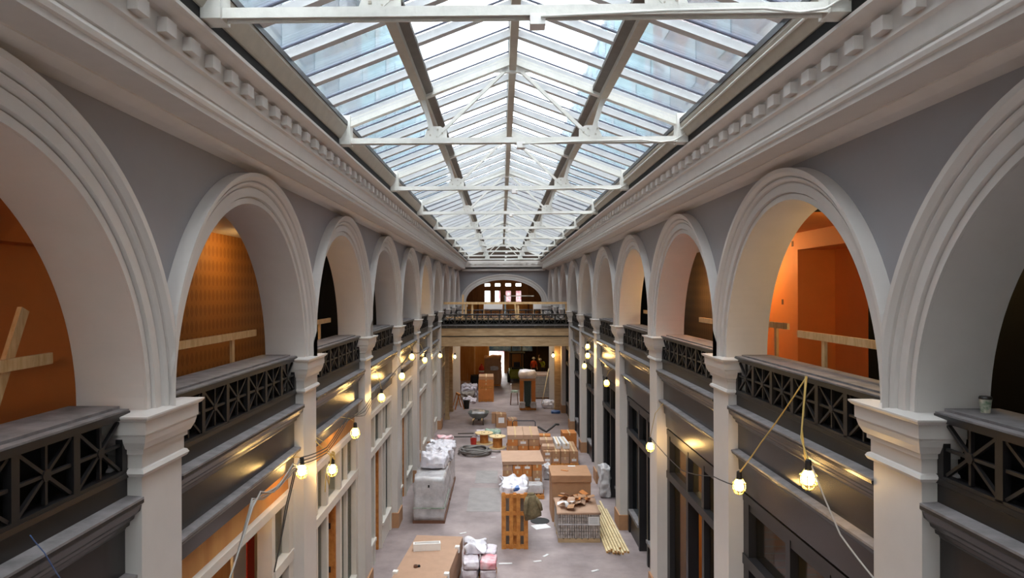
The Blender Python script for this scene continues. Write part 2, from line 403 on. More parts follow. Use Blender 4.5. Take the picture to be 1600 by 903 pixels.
# ---- skylight
ZR = 10.77; SL = .38
def zr(x): return ZR-SL*abs(x)
TY = [5.82+4.94*k for k in range(-1, 10)]; YS = .88   # the glazing starts here
sky = smesh('ceiling', 'pitched glass skylight on white steel bars')
bar_l = {}
DZ = .10
for s in (-1, 1):
    bm_ = MB(); nx = (s*2.72, s*.05)
    p0 = Vector((s*2.72, 0, zr(2.72)+DZ)); p1 = Vector((s*.03, 0, zr(.03)+DZ))
    up = Vector((s*SL, 0, 1)).normalized()
    bar_l[s] = MB().beam(p0+up*.04, p1+up*.04, .05, .10, (0, 0, 1)).beam(p0-up*.012, p1-up*.012, .12, .018, (0, 0, 1)).mesh('glazing_bar')
    gk = MB().beam(p0+up*.093+Vector((0, .085, 0)), p1+up*.093+Vector((0, .085, 0)), .04, .016).beam(p0+up*.093-Vector((0, .085, 0)), p1+up*.093-Vector((0, .085, 0)), .04, .016).mesh('gasket')
    cells = []
    y = TY[0]; step = 4.94/5; k = 0
    ylist = [TY[0]+step*k for k in range(0, 51)]
    pane = MB().beam(p0+up*.105, p1+up*.105, step-.03, .012, (0, 0, 1)).mesh('pane')
    for y in ylist:
        o = place(bar_l[s], 'glazing_bar', 'bar_grey', sky, (0, y, 0)); place(gk, 'gasket', 'gasket', o)
        if y+step < YE: place(pane, 'pane', 'roof_glass', sky, (0, y+step/2, 0))
    a, b = YS-.1, YE-.2
    side = 'left' if s < 0 else 'right'
    xs = lambda p, q: (min(s*p, s*q), max(s*p, s*q))
    pu = zr(1.42)
    MB().extr([(s*1.36, pu-.02), (s*1.48, pu-.02), (s*1.48, pu+.085), (s*1.36, pu+.11)], a, b).build('purlin', 'steel_tan', sky)
    MB().extr([(s*1.25, zr(1.25)+.04), (s*1.37, zr(1.37)+.04), (s*1.37, zr(1.37)+.1), (s*1.25, zr(1.25)+.1)], a, b).build('purlin_angle', 'bracket_grey', sky)
    MB().extr([(s*2.86, 9.60), (s*2.70, 9.60), (s*2.68, 9.625), (s*2.60, 9.76), (s*2.60, 9.80), (s*2.66, 9.84), (s*2.86, 9.84)], a, b).build('eave_beam', 'steel_tan', sky)
    MB().extr([(s*2.585, 9.80), (s*2.62, 9.80), (s*2.62, 9.87), (s*2.585, 9.87)], a, b).build('eave_angle', 'iron', sky)
    B(*xs(2.72, 2.9), a, b, 9.475, 9.6).build('gutter', 'gutter_black', sky)
B(-.055, .055, YS-.1, YE-.2, ZR-.10, ZR+.22).build('ridge_beam', 'steel_tan', sky)
B(-.075, .075, YS-.1, YE-.2, ZR+.22, ZR+.25).build('ridge_cap', 'bar_grey', sky)
# far gable under the skylight and near gable
for yy in (YE-.25, YS-.2):
    MB().add([(-2.9, yy, 9.4), (2.9, yy, 9.4), (2.9, yy, 9.9), (0, yy, ZR+.25), (-2.9, yy, 9.9), (-2.9, yy+.1, 9.4), (2.9, yy+.1, 9.4), (2.9, yy+.1, 9.9), (0, yy+.1, ZR+.25), (-2.9, yy+.1, 9.9)], [(0, 1, 2, 3, 4), (9, 8, 7, 6, 5), (0, 5, 6, 1), (1, 6, 7, 2), (2, 7, 8, 3), (3, 8, 9, 4), (4, 9, 5, 0)]).build('gable', 'room_dark', sky)

TL = ['', 'nearest to the camera', 'second from the camera', 'third from the camera', 'fourth from the camera', 'fifth from the camera', 'sixth from the camera', 'seventh from the camera', 'eighth from the camera', 'third from the far end wall', 'closest to the far end wall']
TL[9] = 'second from the far end wall'
def truss_parts():
    P = []
    def add(n, mb, m): P.append((n, mb.mesh(n), m))
    add('tie_beam', MB().box(-2.66, 2.66, -.065, .065, -.015, .012).box(-2.66, 2.66, -.065, -.045, -.015, -.075).box(-2.66, 2.66, .045, .065, -.015, -.075), 'steel_white')
    zz = lambda x: zr(x)-9.6
    for s in (-1, 1):
        add('rafter', MB().beam((s*2.66, 0, zz(2.66)+.06), (s*.03, 0, zz(.03)+.06), .12, .12, (0, 0, 1)), 'steel_white')
        add('shoe', MB().box(min(s*2.55, s*2.82), max(s*2.55, s*2.82), -.11, .11, -.09, .36), 'steel_white')
        add('strut', MB().beam((s*1.23, 0, .0), (s*1.42, 0, zz(1.42)), .07, .07), 'steel_white')
        add('diagonal', MB().beam((s*1.20, 0, .04), (s*.08, 0, zz(.08)-.03), .06, .05), 'steel_white')
        g = MB().rings([[(s*1.42, y, -.03), (s*1.04, y, -.03), (s*1.04, y, .14), (s*1.14, y, .2), (s*1.33, y, .2)] for y in (-.022, .022)])
        add('gusset', g, 'steel_white')
        rv = MB()
        for (x, z) in ((1.33, .15), (1.3, .06), (1.18, .15), (1.11, .09), (1.2, .03)):
            rv.lathe([(.014, 0), (.014, .012)], 6, (0, 0, 0)) if False else rv.box(s*x-.012, s*x+.012, -.034, .034, z-.012, z+.012)
        add('rivet', rv, 'steel_tan')
    add('apex_plate', MB().rings([[(-.3, y, zz(.3)), (0, y, zz(0)-.14), (.3, y, zz(.3)), (0, y, zz(0)+.1)] for y in (-.03, .03)]), 'steel_white')
    add('junction_box', B(.06, .19, -.075, .075, -.155, -.06), 'foam')
    return P
TP = truss_parts()
for i, y in enumerate(TY):
    if i == 0: continue
    t = thing('roof_truss', 'white riveted steel roof truss, '+TL[i], 'truss', (0, y, 9.6), 0, 'roof trusses under the skylight')
    for n, me, m in TP: place(me, n, m, t)
    cd = MB().tube([(.15, -.09, -.10), (1.2, -.09, -.06), (2.0, -.09, -.05), (2.3, -.10, -.09), (2.5, -.12, -.07), (2.62, -.13, .0), (2.75, -.13, .12)], .012)
    cd.build('conduit', 'steel_white', t)
cd = MB().tube([(2.61, TY[1]-2+i*.995, 9.70+.004*math.sin(i*2.1)) for i in range(46)], .016).build('conduit_pipe', 'steel_white'); tag(cd, 'thin white conduit pipe running along the right eave of the skylight', 'pipe')

# roofs beside the skylight
rf = struct(B(-9, -2.74, Y0, YB+2, 9.9, 10.0).build('roof_left', 'roof_grey'), 'flat roof left of the skylight'); 
struct(B(2.74, 9, Y0, YB+2, 9.9, 10.0).build('roof_right', 'roof_grey'), 'flat roof right of the skylight')
struct(B(-2.9, 2.9, Y0-.3, YS-.1, 9.9, 10.0).build('roof_near', 'roof_grey'), 'flat roof over the near end of the hall')
struct(B(-2.9, 2.9, YE-.1, YB+2, 9.9, 10.0).build('roof_far', 'roof_grey'), 'flat roof beyond the skylight')

# neighbouring buildings that show through the glass
def ext(label, x0, x1, y0, y1, h, m, s):
    t = thing('neighbouring_building', label, 'building', ((x0+x1)/2, (y0+y1)/2, 0))
    cx, cy = (x0+x1)/2, (y0+y1)/2
    B(x0-cx, x1-cx, y0-cy, y1-cy, 0, h).build('wall', m, t)
    xf = (x1 if s < 0 else x0)-cx; me = B(-.06, .06, -.9, .9, 0, 2.6).mesh('window')
    z = 13.0
    while z < h-2.5:
        y = y0-cy+1.6
        while y < y1-cy-1.4:
            place(me, 'window', 'ext_glass', t, (xf, y, z)); y += 5.2
        z += 4.6
    B(x0-cx-.3, x1-cx+.3, y0-cy-.3, y1-cy+.3, h, h+.6).build('parapet', 'roof_grey', t)
ext('grey brown block seen through the near left roof glass', -20, -9.6, -8, 46, 26, 'brick_tan', -1)
ext('red brown block seen through the near right roof glass', 9.6, 20, -8, 44, 29, 'brick_red', 1)
ext('pale teal tower seen through the far left roof glass', -20, -10.5, 50, 130, 32, 'tower_teal', -1)
ext('pale teal tower seen through the far right roof glass', 10.5, 20, 48, 130, 34, 'tower_teal', 1)

# ---- galleries behind the arches
XG = 5.8; ZF = 5.48; ZC = 8.36
for s, side in ((-1, 'left'), (1, 'right')):
    xs = lambda p, q: (min(s*p, s*q), max(s*p, s*q))
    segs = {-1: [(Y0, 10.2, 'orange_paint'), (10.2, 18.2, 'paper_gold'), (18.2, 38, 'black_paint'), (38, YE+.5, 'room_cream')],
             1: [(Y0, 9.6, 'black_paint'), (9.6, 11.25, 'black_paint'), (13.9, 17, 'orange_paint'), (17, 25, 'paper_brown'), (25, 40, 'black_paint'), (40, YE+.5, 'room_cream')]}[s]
    g = smesh('wall_gallery_'+side, 'back wall of the '+side+' gallery, painted and papered in different colours')
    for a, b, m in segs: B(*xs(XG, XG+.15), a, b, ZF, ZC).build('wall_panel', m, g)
    if s > 0:
        B(*xs(XG, XG+.15), 11.25, 13.9, 8.02, ZC).build('header', 'orange_paint', g)
        B(*xs(XG+.75, XG+.9), 11.2, 13.95, ZF, 8.1).build('niche_back', 'orange_paint', g)
        B(*xs(XG+.15, XG+.9), 11.1, 11.25, ZF, ZC).build('niche_side', 'orange_paint', g)
        B(*xs(XG+.15, XG+.9), 13.9, 14.05, ZF, ZC).build('niche_side', 'orange_paint', g)
        B(*xs(XG+.15, XG+.9), 11.1, 14.05, 8.02, 8.12).build('niche_head', 'orange_paint', g)
        for yy, zz_ in ((14.6, 6.9), (15.0, 5.9), (14.1, 8.1)): B(XG-.012, XG, yy, yy+.07, zz_, zz_+.11).build('switch_plate', 'brown_wood', g)
    else:
        B(*xs(5.45, XG), Y0, 8.6, 7.75, ZC).build('soffit', 'orange_paint', g)
    struct(B(*xs(A+T, XG+.9), Y0, YE+.5, ZF-.25, ZF).build('floor_gallery_'+side, 'brown_wood'), 'floor of the '+side+' gallery')
    c = smesh('ceiling_gallery_'+side, 'ceiling of the '+side+' gallery')
    cuts = [(Y0, 10.2, 'orange_paint' if s < 0 else 'black_paint'), (10.2, 17.5, 'cream' if s < 0 else 'orange_paint'), (17.5, YE+.5, 'cream')]
    for a, b, m in cuts: B(*xs(A+T-.05, XG+.9), a, b, ZC, ZC+.2).build('ceiling_panel', m, c)
    B(*xs(A+T, XG+.9), YE+.3, YE+.5, ZF, ZC).build('end_wall', 'room_cream', g)
    B(*xs(A+T, XG+.9), Y0-.2, Y0, ZF, ZC).build('end_wall', 'black_paint', g)
    # ground floor shops
    sg = smesh('wall_shops_'+side, 'back wall of the shop units on the '+side)
    for a, b, m in ({-1: [(Y0, 19, 'room_cream'), (19, YE, 'room_cream'), (YE, YB, 'plywood')], 1: [(Y0, 10.5, 'interior_brick'), (10.5, 22, 'plywood'), (22, YE, 'room_dark'), (YE, YB, 'room_dark')]}[s]):
        B(*xs(7.6, 7.8), a, b, 0, 5.2).build('wall_panel', m, sg)
    struct(B(*xs(3.8, 7.8), Y0, YB, 4.5, 4.6).build('ceiling_shops_'+side, 'room_cream' if s < 0 else 'room_dark'), 'ceiling of the shop units on the '+side)
    for y in CY[s]: B(*xs(3.9, 7.7), y-.06, y+.06, 0, 4.5).build('partition', 'room_cream' if s < 0 else ('interior_brick' if y < 12 else 'plywood'), sg)

# ---- shop fronts, one per bay
SN = 0
for s in (-1, 1):
    for i in range(1, 10):
        if (s, i) not in ENT: continue
        ya, yb = ENT[(s, i)]; SN += 1; L = yb-ya
        if ya > 42: continue
        m = 'shop_white' if s < 0 else 'dark_frame'
        xc = s*(3.66 if s < 0 else 3.72); d = .09
        def bx(y0, y1, z0, z1, dd=d, off=0): 
            return B(-dd+off, dd+off, y0-ya, y1-ya, z0, z1)
        t = bpy.data.objects.new('window_%d' % SN, None); COL.objects.link(t); t.location = (xc, ya, 0); struct(t)
        t['label'] = ('white' if s < 0 else 'dark grey')+' shop front in the '+ORD[i]+' bay on the '+('left' if s < 0 else 'right')
        top = 4.36 if s < 0 else 4.08
        if s < 0: bx(ya, yb, 4.02, 4.36, .04).build('header_panel', 'plywood' if i < 4 else 'shop_white', t)
        bx(ya, yb, 3.92, 4.04, .13).build('head_bar', m, t)
        if s > 0: bx(ya, yb, 3.80, 3.90, .10).build('head_bar', m, t)
        bx(10.0 if (s < 0 and i == 2) else ya, yb, 2.93, 3.09, .14).build('transom_bar', m, t)
        bx(ya, ya+.22, 0, 4.02, .12).build('jamb', m, t); bx(yb-.22, yb, 0, 4.02, .12).build('jamb', m, t)
        cuts = [ya+.22, ya+1.45, ya+2.55, yb-.22]; opn = (s < 0 and i == 2)
        if opn: cuts = [ya+.22, ya+.5, 10.0, yb-.22]
        for q in cuts[1:3]: bx(q-.07, q+.07, 0, 4.0, .11).build('mullion', m, t)
        q = (cuts[0]+cuts[1])/2
        for z0, z1 in ((3.09, 3.92),):
            for k in ((2,) if opn else range(3)): bx(cuts[k], cuts[k+1], z0, z1, .006).build('pane', 'shop_glass', t)
        for k in (0, 2):
            a, b = cuts[k], cuts[k+1]
            bx(a, b, 0, .62, .08).build('stall_riser', m, t); bx(a, b, .62, .70, .15).build('sill', m if s < 0 else 'ledge_grey', t)
            bx(a, b, .70, 2.93, .006).build('pane', 'shop_glass', t)
            for c_ in (() if (opn or s > 0) else ((a+b)/2,)): bx(c_-.035, c_+.035, .7, 4.0, .08).build('mullion', m, t)
        if opn: continue
        a, b = cuts[1]+.07, cuts[2]-.07
        if s < 0:
            bx(b-.08, b, 0, 2.93, .22, -.2).build('door_jamb', 'pallet_wood', t); bx(a, a+.08, 0, 2.93, .22, -.2).build('door_jamb', 'pallet_wood', t)
            dr = bx(a+.08, b-.08, .02, 2.9, .025, -.36).build('door', 'brown_wood', t)
            bx(b-.24, b-.19, 1.0, 1.25, .05, -.33).build('handle', 'iron', dr)
            for hz in (.5, 1.4, 2.3): bx(b-.10, b-.085, hz, hz+.12, .03, -.1).build('hinge', 'iron', dr)
        else:
            dr = MB().box(.27, .33, a-ya+.02, a-ya+.14, .02, 2.9).box(.27, .33, b-ya-.14, b-ya-.02, .02, 2.9).box(.27, .33, a-ya+.14, b-ya-.14, .02, .35).box(.27, .33, a-ya+.14, b-ya-.14, 2.75, 2.9).build('door', 'dark_frame', t)
            bx(a+.14, b-.14, .35, 2.75, .004, .3).build('pane', 'shop_glass', dr); bx(b-.12, b-.08, 1.0, 1.25, .06, .28).build('handle', 'iron', dr)
# red board and cream boards inside the nearest white shop front
for y0_, y1_, m_, nm, lab in ((10.78, 11.08, 'red_panel', 'red_board', 'tall red board standing inside the open left shop'), (10.2, 10.72, 'cream', 'wall_board', 'wide cream board left of the red board in the open left shop'), (11.1, 11.21, 'room_cream', 'wall_board', 'narrow cream board right of the red board in the open left shop'), (9.2, 10.1, 'plywood', 'wall_board', 'plywood sheet standing in the open left shop')):
    t = thing(nm, lab, 'board', (-4.25, y0_, 0)); B(-.02, .02, 0, y1_-y0_, 0, 3.85).build('sheet', m_, t); B(-.05, -.02, .02, .07, 0, 3.85).build('batten', 'lumber', t)

# ---- far end wall with the wide arch
ew = MB(); a_, b_ = 2.85, 1.66; zs = 6.40; n = 40
for yy in (YE, YE+.5):
    rs = []
    for k in range(n+1):
        t = math.pi*k/n; x = a_*math.cos(t); z = zs+b_*math.sin(t)
        xo = max(-A, min(A, x*A/a_)); rs.append([(x, yy, z), (xo, yy, 9.9)])
    ew.rings(rs, cap=False, close=False)
    for sg in (1, -1): ew.add([(sg*a_, yy, zs), (sg*A, yy, zs), (sg*A, yy, 9.9)], [(0, 1, 2)]); ew.box(min(sg*a_, sg*A), max(sg*a_, sg*A), yy, yy+.02, 4.9, zs)
wf = struct(ew.build('wall_far', 'spandrel'), 'grey end wall with one wide flat arch')
MB().rings([[((a_+o)*math.cos(math.pi*k/n), YE-p, zs+(b_+o*.95)*math.sin(math.pi*k/n)) for o, p in ((0, -.5), (0, .03), (.1, .03), (.12, .06), (.3, .07), (.34, .12), (.44, .13), (.45, -.02))] for k in range(n+1)], cap=False, close=False).build('archivolt', 'cream', wf)
for sg in (-1, 1):
    B(min(sg*2.8, sg*3.3), max(sg*2.8, sg*3.3), YE-.15, YE+.5, 5.4, zs).build('pier', 'cream', wf)
    B(min(sg*2.74, sg*3.36), max(sg*2.74, sg*3.36), YE-.2, YE+.5, zs-.35, zs).build('capital', 'cream', wf)
# room beyond with its windows
wb = smesh('wall_back', 'brown timber back wall with two rows of bright windows and a street door')
wx = [(-1.68, -1.12), (-.78, -.22), (.15, .71), (1.05, 1.61)]
rows = [(6.22, 7.28), (7.58, 7.92)]
def band(z0, z1, opens):
    xx = -7.8
    for o0, o1 in opens:
        B(xx, o0, YB, YB+.2, z0, z1).build('wall_panel', 'brown_wood' if z0 > 4.9 else 'plywood', wb); xx = o1
    B(xx, 7.8, YB, YB+.2, z0, z1).build('wall_panel', 'brown_wood' if z0 > 4.9 else 'plywood', wb)
band(0, 2.05, [(-1.25, .05)]); band(2.05, 4.9, []); band(4.9, 6.22, []); band(6.22, 7.28, wx); band(7.28, 7.58, []); band(7.58, 7.92, wx); band(7.92, 9.95, [])
wn = 40
for z0, z1 in rows:
    for x0, x1 in wx:
        wn += 1; t = bpy.data.objects.new('window_%d' % wn, None); COL.objects.link(t); t.location = (x0, YB, z0); struct(t)
        t['label'] = 'bright window in the far brown wall'
        W_, H_ = x1-x0, z1-z0
        MB().box(0, .05, -.05, .15, 0, H_).box(W_-.05, W_, -.05, .15, 0, H_).box(.05, W_-.05, -.05, .15, 0, .05).box(.05, W_-.05, -.05, .15, H_-.05, H_).build('window_frame', 'brown_wood', t)
        B(.05, W_-.05, .06, .07, .05, H_-.05).build('pane', 'shop_glass', t)
for k in range(14):
    x = -3.2+k*.49
    if not any(a-.12 < x < b+.12 for a, b in wx): B(x-.05, x+.05, YB-.1, YB, 4.95, 9.8).build('stud', 'brown_wood', wb)
struct(B(-6.7, 6.7, YE, YB, 4.75, 4.95).build('floor_far_room', 'brown_wood'), 'floor of the far upper room')
struct(B(-6.7, -6.6, YE, YB, 4.9, 9.9).build('wall_far_room_left', 'room_dark'), 'left wall of the far upper room'); struct(B(6.6, 6.7, YE, YB, 4.9, 9.9).build('wall_far_room_right', 'room_dark'), 'right wall of the far upper room')
wn_ = MB(); o0, o1, p0_, p1_ = -2.6, -.5, 6.3, 8.4  # opening added in this unseen wall to light the near arch reveals
wn_.box(-8, o0, Y0-.3, Y0-.1, 0, 10).box(o1, 8, Y0-.3, Y0-.1, 0, 10).box(o0, o1, Y0-.3, Y0-.1, 0, p0_).box(o0, o1, Y0-.3, Y0-.1, p1_, 10)
struct(wn_.build('wall_near', 'cream'), 'wall behind the camera with one added window opening')
t = bpy.data.objects.new('window_60', None); COL.objects.link(t); t.location = (o0, Y0-.2, p0_); struct(t, 'unseen window added behind the camera to light the near arch reveals')
MB().box(0, .07, -.06, .06, 0, 2.1).box(2.03, 2.1, -.06, .06, 0, 2.1).box(.07, 2.03, -.06, .06, 0, .07).box(.07, 2.03, -.06, .06, 2.03, 2.1).box(1.02, 1.08, -.05, .05, .07, 2.03).build('window_frame', 'shop_white', t)
B(.07, 1.02, -.006, .006, .07, 2.03).build('pane', 'shop_glass', t); B(1.08, 2.03, -.006, .006, .07, 2.03).build('pane', 'shop_glass', t)
# street building and pavement beyond the door
pv = struct(B(-12, 12, YB+2, YB+24, -.3, 0).build('pavement', 'concrete'), 'street paving beyond the far door')
t = thing('street_building', 'pale pink building across the street behind the far windows', 'building', (1, YB+20, 0))
B(-1.5, 9, 0, 3, 0, 7.4).build('wall', 'bag_pink', t); B(-1.7, 9.2, -.2, 3, 7.4, 7.7).build('roof', 'roof_grey', t)

# ---- bridge across the hall
YG = 36.25
br = struct(B(-3.42, 3.42, YG, YG+4.9, 5.02, 5.32).build('floor_bridge', 'brown_wood'), 'timber bridge crossing the hall at gallery level')
B(-3.42, 3.42, YG-.06, YG+.2, 4.84, 5.23).build('beam', 'beam_wood', br)
B(-3.42, 3.42, YG-.02, YG+.25, 4.28, 4.77).build('beam', 'beam_wood', br)
B(-3.42, 3.42, YG+.02, YG+.2, 4.75, 4.86).build('gap_board', 'iron', br)
B(-3.42, 3.42, YG-.16, YG+.15, 5.38, 5.42).build('ledge', 'ledge_grey', br)
B(-3.42, 3.42, YG-.06, YG+.15, 5.24, 5.38).build('fascia', 'iron', br)
for i in range(13): B(-3.2+i*.53, -3.08+i*.53, YG-.13, YG-.05, 5.25, 5.37).build('bracket', 'iron', br)
for yy in (YG+1.6, YG+3.2, YG+4.7): B(-3.42, 3.42, yy, yy+.2, 4.3, 5.02).build('beam', 'beam_wood', br)
balustrade('black star railing along the front of the bridge', (0, YG-.02, 5.45), math.pi/2, 6.5, 11, 'bridge railings')
balustrade('black star railing further back, below the wide end arch', (0, 46.6, 5.40), math.pi/2, 6.5, 11, 'bridge railings')
b2 = struct(B(-3.42, 3.42, 46.5, YE, 4.95, 5.32).build('floor_end_gallery', 'brown_wood'), 'gallery floor below the wide end arch')
B(-3.42, 3.42, 46.4, 46.6, 4.6, 5.36).build('beam', 'beam_wood', b2)
o = B(-3.4, 3.4, YG+.16, YG+.2, 5.32, 5.66).build('kick_board', 'black_paint', br)
# columns below the bridge
for x, y, m, wv, lab in ((-3.02, 43.2, 'cream', .42, 'white square column left of the box stacks under the bridge'), (3.03, 43.2, 'cream', .40, 'white square column right under the bridge'),
                        (3.22, 41.4, 'beam_wood', .40, 'tan timber clad column below the right end of the bridge'), (-3.28, 41.0, 'beam_wood', .34, 'tan timber clad column below the left end of the bridge'),
                        (-3.25, 38.4, 'beam_wood', .22, 'thin timber prop by the left wall under the bridge')):
    t = thing('column', lab, 'column', (x, y, 0)); h = 4.28 if y < 42 else 4.93
    B(-wv/2, wv/2, -wv/2, wv/2, 0, h).build('shaft', m, t); B(-wv/2-.03, wv/2+.03, -wv/2-.03, wv/2+.03, 0, .16).build('base', m, t); B(-wv/2-.03, wv/2+.03, -wv/2-.03, wv/2+.03, h-.14, h).build('cap', m, t)
# plywood hoardings and tarp at the back of the ground floor
t = thing('plywood_hoarding', 'orange plywood partition left of the far street door', 'partition', (-2.5, 55, 0))
for k in range(3): B(-1.25+k*.84, -.43+k*.84, 0, .03, 0, 4.3).build('sheet', 'plywood', t)
for x in (-1.3, .1, 1.2): B(x, x+.12, -.06, 0, 0, 4.3).build('stud', 'lumber', t)
t = thing('plywood_hoarding', 'dark brown plywood partition behind the workers', 'partition', (2.3, 59, 0))
for k in range(3): B(-1.6+k*1.1, -.52+k*1.1, 0, .03, 0, 3.6).build('sheet', 'plywood' if k == 0 else 'room_dark', t)
tp = lump(4.0, .3, .75, .12, 3, 9, 2.5); tp.build('blue_tarp', 'blue_tarp', None, (.35, 56.5, 2.25)); tag(COL.objects[-1] if False else bpy.data.objects['blue_tarp'], 'crumpled blue tarpaulin hung above the far doorway', 'tarp')
B(-1.7, 3.2, 56.3, 56.7, 3.0, 4.9).build('hanging_bulkhead', 'room_dark'); struct(bpy.data.objects['hanging_bulkhead'], 'dark bulkhead above the blue tarpaulin')

# ============================================================ TIMBER GUARDS
def timber(label, pts, w=.09, h=.04, posts=(), cat='guard rail', group='temporary timber guards'):
    """pts: rail segments [(p,q)], posts: [(x,y,z0,z1)]"""
    base = Vector(pts[0][0]); base.z = min([min(p[2], q[2]) for p, q in pts]+[p[2] for p in posts])
    t = thing('timber_guard', label, cat, base, 0, group)
    for p, q in pts: MB().beam(Vector(p)-base, Vector(q)-base, h, w).build('rail', 'lumber', t)
    for x, y, z0, z1 in posts: B(x-base.x-.02, x-base.x+.02, y-base.y-.045, y-base.y+.045, z0-base.z, z1-base.z).build('post', 'lumber', t)
    return t
timber('crossed bare timbers leaning in the left orange arch', [((-4.18, 4.4, 6.60), (-4.18, 5.98, 6.62)), ((-4.24, 5.05, 5.6), (-4.24, 5.72, 7.06))], .10, .04, [(-4.15, 3.9, ZF, 6.6)], 'timber')
timber('bare timber guard rail before the gold wallpaper', [((-4.12, 6.3, 6.55), (-4.12, 10.85, 6.55))], .10, .04, [(-4.15, 9.98, ZF, 6.52), (-4.15, 6.6, ZF, 6.52)])
timber('bare timber guard rail inside the black third left arch', [((-4.12, 11.4, 6.55), (-4.12, 15.6, 6.55))], .10, .04, [(-4.15, 14.8, ZF, 6.52), (-4.15, 12, ZF, 6.52)])
timber('bare timber guard rail inside the fourth left arch', [((-4.12, 16.6, 6.55), (-4.12, 20.6, 6.55))], .10, .04, [(-4.15, 19.6, ZF, 6.52)])
timber('bare timber guard rail with post before the orange room', [((4.12, 6.4, 6.57), (4.12, 9.98, 6.57))], .10, .04, [(4.15, 9.25, ZF, 6.54), (4.15, 6.9, ZF, 6.54)])
timber('short timber rail end at the far side of the orange room', [((4.4, 11.0, 6.62), (4.4, 13.2, 6.62))], .10, .04, [(4.43, 11.55, ZF, 6.58), (4.43, 12.9, ZF, 6.58)])
timber('bare timber guard rail before the brown wallpaper', [((4.12, 12.0, 6.57), (4.12, 14.9, 6.57))], .10, .04, [(4.15, 12.3, ZF, 6.54)])
timber('bare timber guard rail inside the black fourth right arch', [((4.12, 16.8, 6.57), (4.12, 20.7, 6.57))], .10, .04, [(4.15, 18.5, ZF, 6.54)])
t = thing('timber_guard', 'long pale timber guard rail standing on the bridge', 'guard rail', (0, YG+.5, 5.32), 0, 'temporary timber guards')
B(-3.3, 3.4, -.02, .02, 1.18, 1.30).build('rail', 'lumber', t)
for x in (-2.1, -1.75, .72, 3.3): B(x-.05, x+.05, .02, .07, 0, 1.28).build('post', 'lumber', t)
MB().beam((.55, -.05, 1.2), (.66, -.05, .0), .09, .04).build('brace', 'lumber', t)
MB().beam((-2.3, .1, 0), (-2.25, .1, 1.7), .09, .04).build('post', 'lumber', t)
for x0, x1, lab in ((-1.15, -.12, 'wide white notice sheet hung on the bridge guard rail'), (1.55, 2.0, 'small white notice sheet hung on the bridge guard rail')):
    o = B(x0, x1, YG+1.0, YG+1.012, 6.22, 6.5).build('notice_sheet', 'paper'); tag(o, lab, 'sign'); MB().box(x0, x0+.03, YG+1.012, YG+1.03, 5.32, 6.5).box(x1-.03, x1, YG+1.012, YG+1.03, 5.32, 6.5).build('stake', 'lumber', o)
# scaffold board and clutter on the bridge
t = thing('trestle', 'low timber trestle at the left end of the bridge', 'trestle', (-2.75, YG+1.2, 5.32))
B(-.5, .5, -.15, .15, .42, .47).build('board', 'lumber', t)
for x in (-.4, .4): 
    for y in (-.1, .1): MB().beam((x, y*1.6, 0), (x, y, .42), .06, .04).build('leg', 'lumber', t)
t = thing('tripod_stand', 'grey tripod stand with a long cross arm beyond the bridge', 'stand', (.1, 50, 5.32))
B(-.06, .06, -.06, .06, 0, 1.55).build('mast', 'tray_grey', t); B(-.1, 2.1, -.03, .03, 1.5, 1.56).build('arm', 'steel_tan', t)
for a in range(3): MB().beam((0, 0, .4), (.4*math.cos(a*2.1), .4*math.sin(a*2.1), 0), .03, .03).build('leg', 'tray_grey', t)

# ============================================================ WORK LIGHTS AND CABLES
SOCK = MB().lathe([(.012, .17), (.03, .16), (.034, .08), (.04, .07)], 8).mesh('socket')
BULB = MB().lathe([(.01, -.075), (.04, -.06), (.055, -.02), (.05, .02), (.03, .06), (.025, .075)], 10); BULB.sm = True; BULB = BULB.mesh('bulb')
def cage_mesh():
    m = MB()
    for k in range(6):
        a = 2*math.pi*k/6; pts = [(r*math.cos(a), r*math.sin(a), z) for r, z in ((.035, .08), (.075, .02), (.08, -.04), (.05, -.10), (.0, -.12))]; m.tube(pts, .005, 4)
    for r, z in ((.077, .02), (.074, -.06)): m.tube([(r*math.cos(2*math.pi*k/12), r*math.sin(2*math.pi*k/12), z) for k in range(13)], .005, 4)
    return m.mesh('cage')
CAGE = cage_mesh()
def worklight(label, p, caged=True, sc=1.0, top=None):
    t = thing('work_light', label, 'work light', p, 0, 'strung temporary work lights')
    t.scale = (sc, sc, sc)
    place(SOCK, 'socket', 'black_rubber', t); place(BULB, 'bulb', 'bulb_glow', t)
    if caged: place(CAGE, 'cage', 'cage', t)
    if top == 'wall':
        sg = 1 if p[0] > 0 else -1; za = 4.69 if p[2] < 4.55 else 5.38; xa = sg*(3.415 if za < 5 else 3.355)
        MB().tube([(0, 0, .165), ((xa-p[0])/sc*.4, .02, (za-p[2])/sc*.7+.05), ((xa-p[0])/sc, 0, (za-p[2])/sc)], .006, 5).build('cord', 'cord_yellow', t)
    elif top is not None: MB().tube([(0, 0, .165), (.005, .01, .165+top/2), (0, 0, .165+top)], .006, 5).build('cord', 'cord_yellow', t)
for p, lab in (((-3.22, 10.3, 4.50), 'glowing bulb on the second left pier beside the cable bundle'), ((-3.12, 11.75, 4.14), 'glowing caged bulb hanging on a looped yellow cord, left'),
               ((-3.12, 13.62, 4.39), 'glowing caged bulb hanging just past the third left pier'), ((-3.12, 16.62, 4.63), 'glowing bulb before the fourth left shop front'),
               ((-3.12, 20.06, 4.72), 'glowing bulb by the fifth pier on the left'), ((-3.2, 22.9, 5.02), 'upper glowing bulb of the far left cluster'),
               ((-3.0, 25.0, 4.70), 'lower glowing bulb of the far left cluster'), ((-3.12, 32.6, 4.15), 'farthest glowing bulb on the left wall before the bridge')):
    worklight(lab, p, True, 1.15, 'wall')
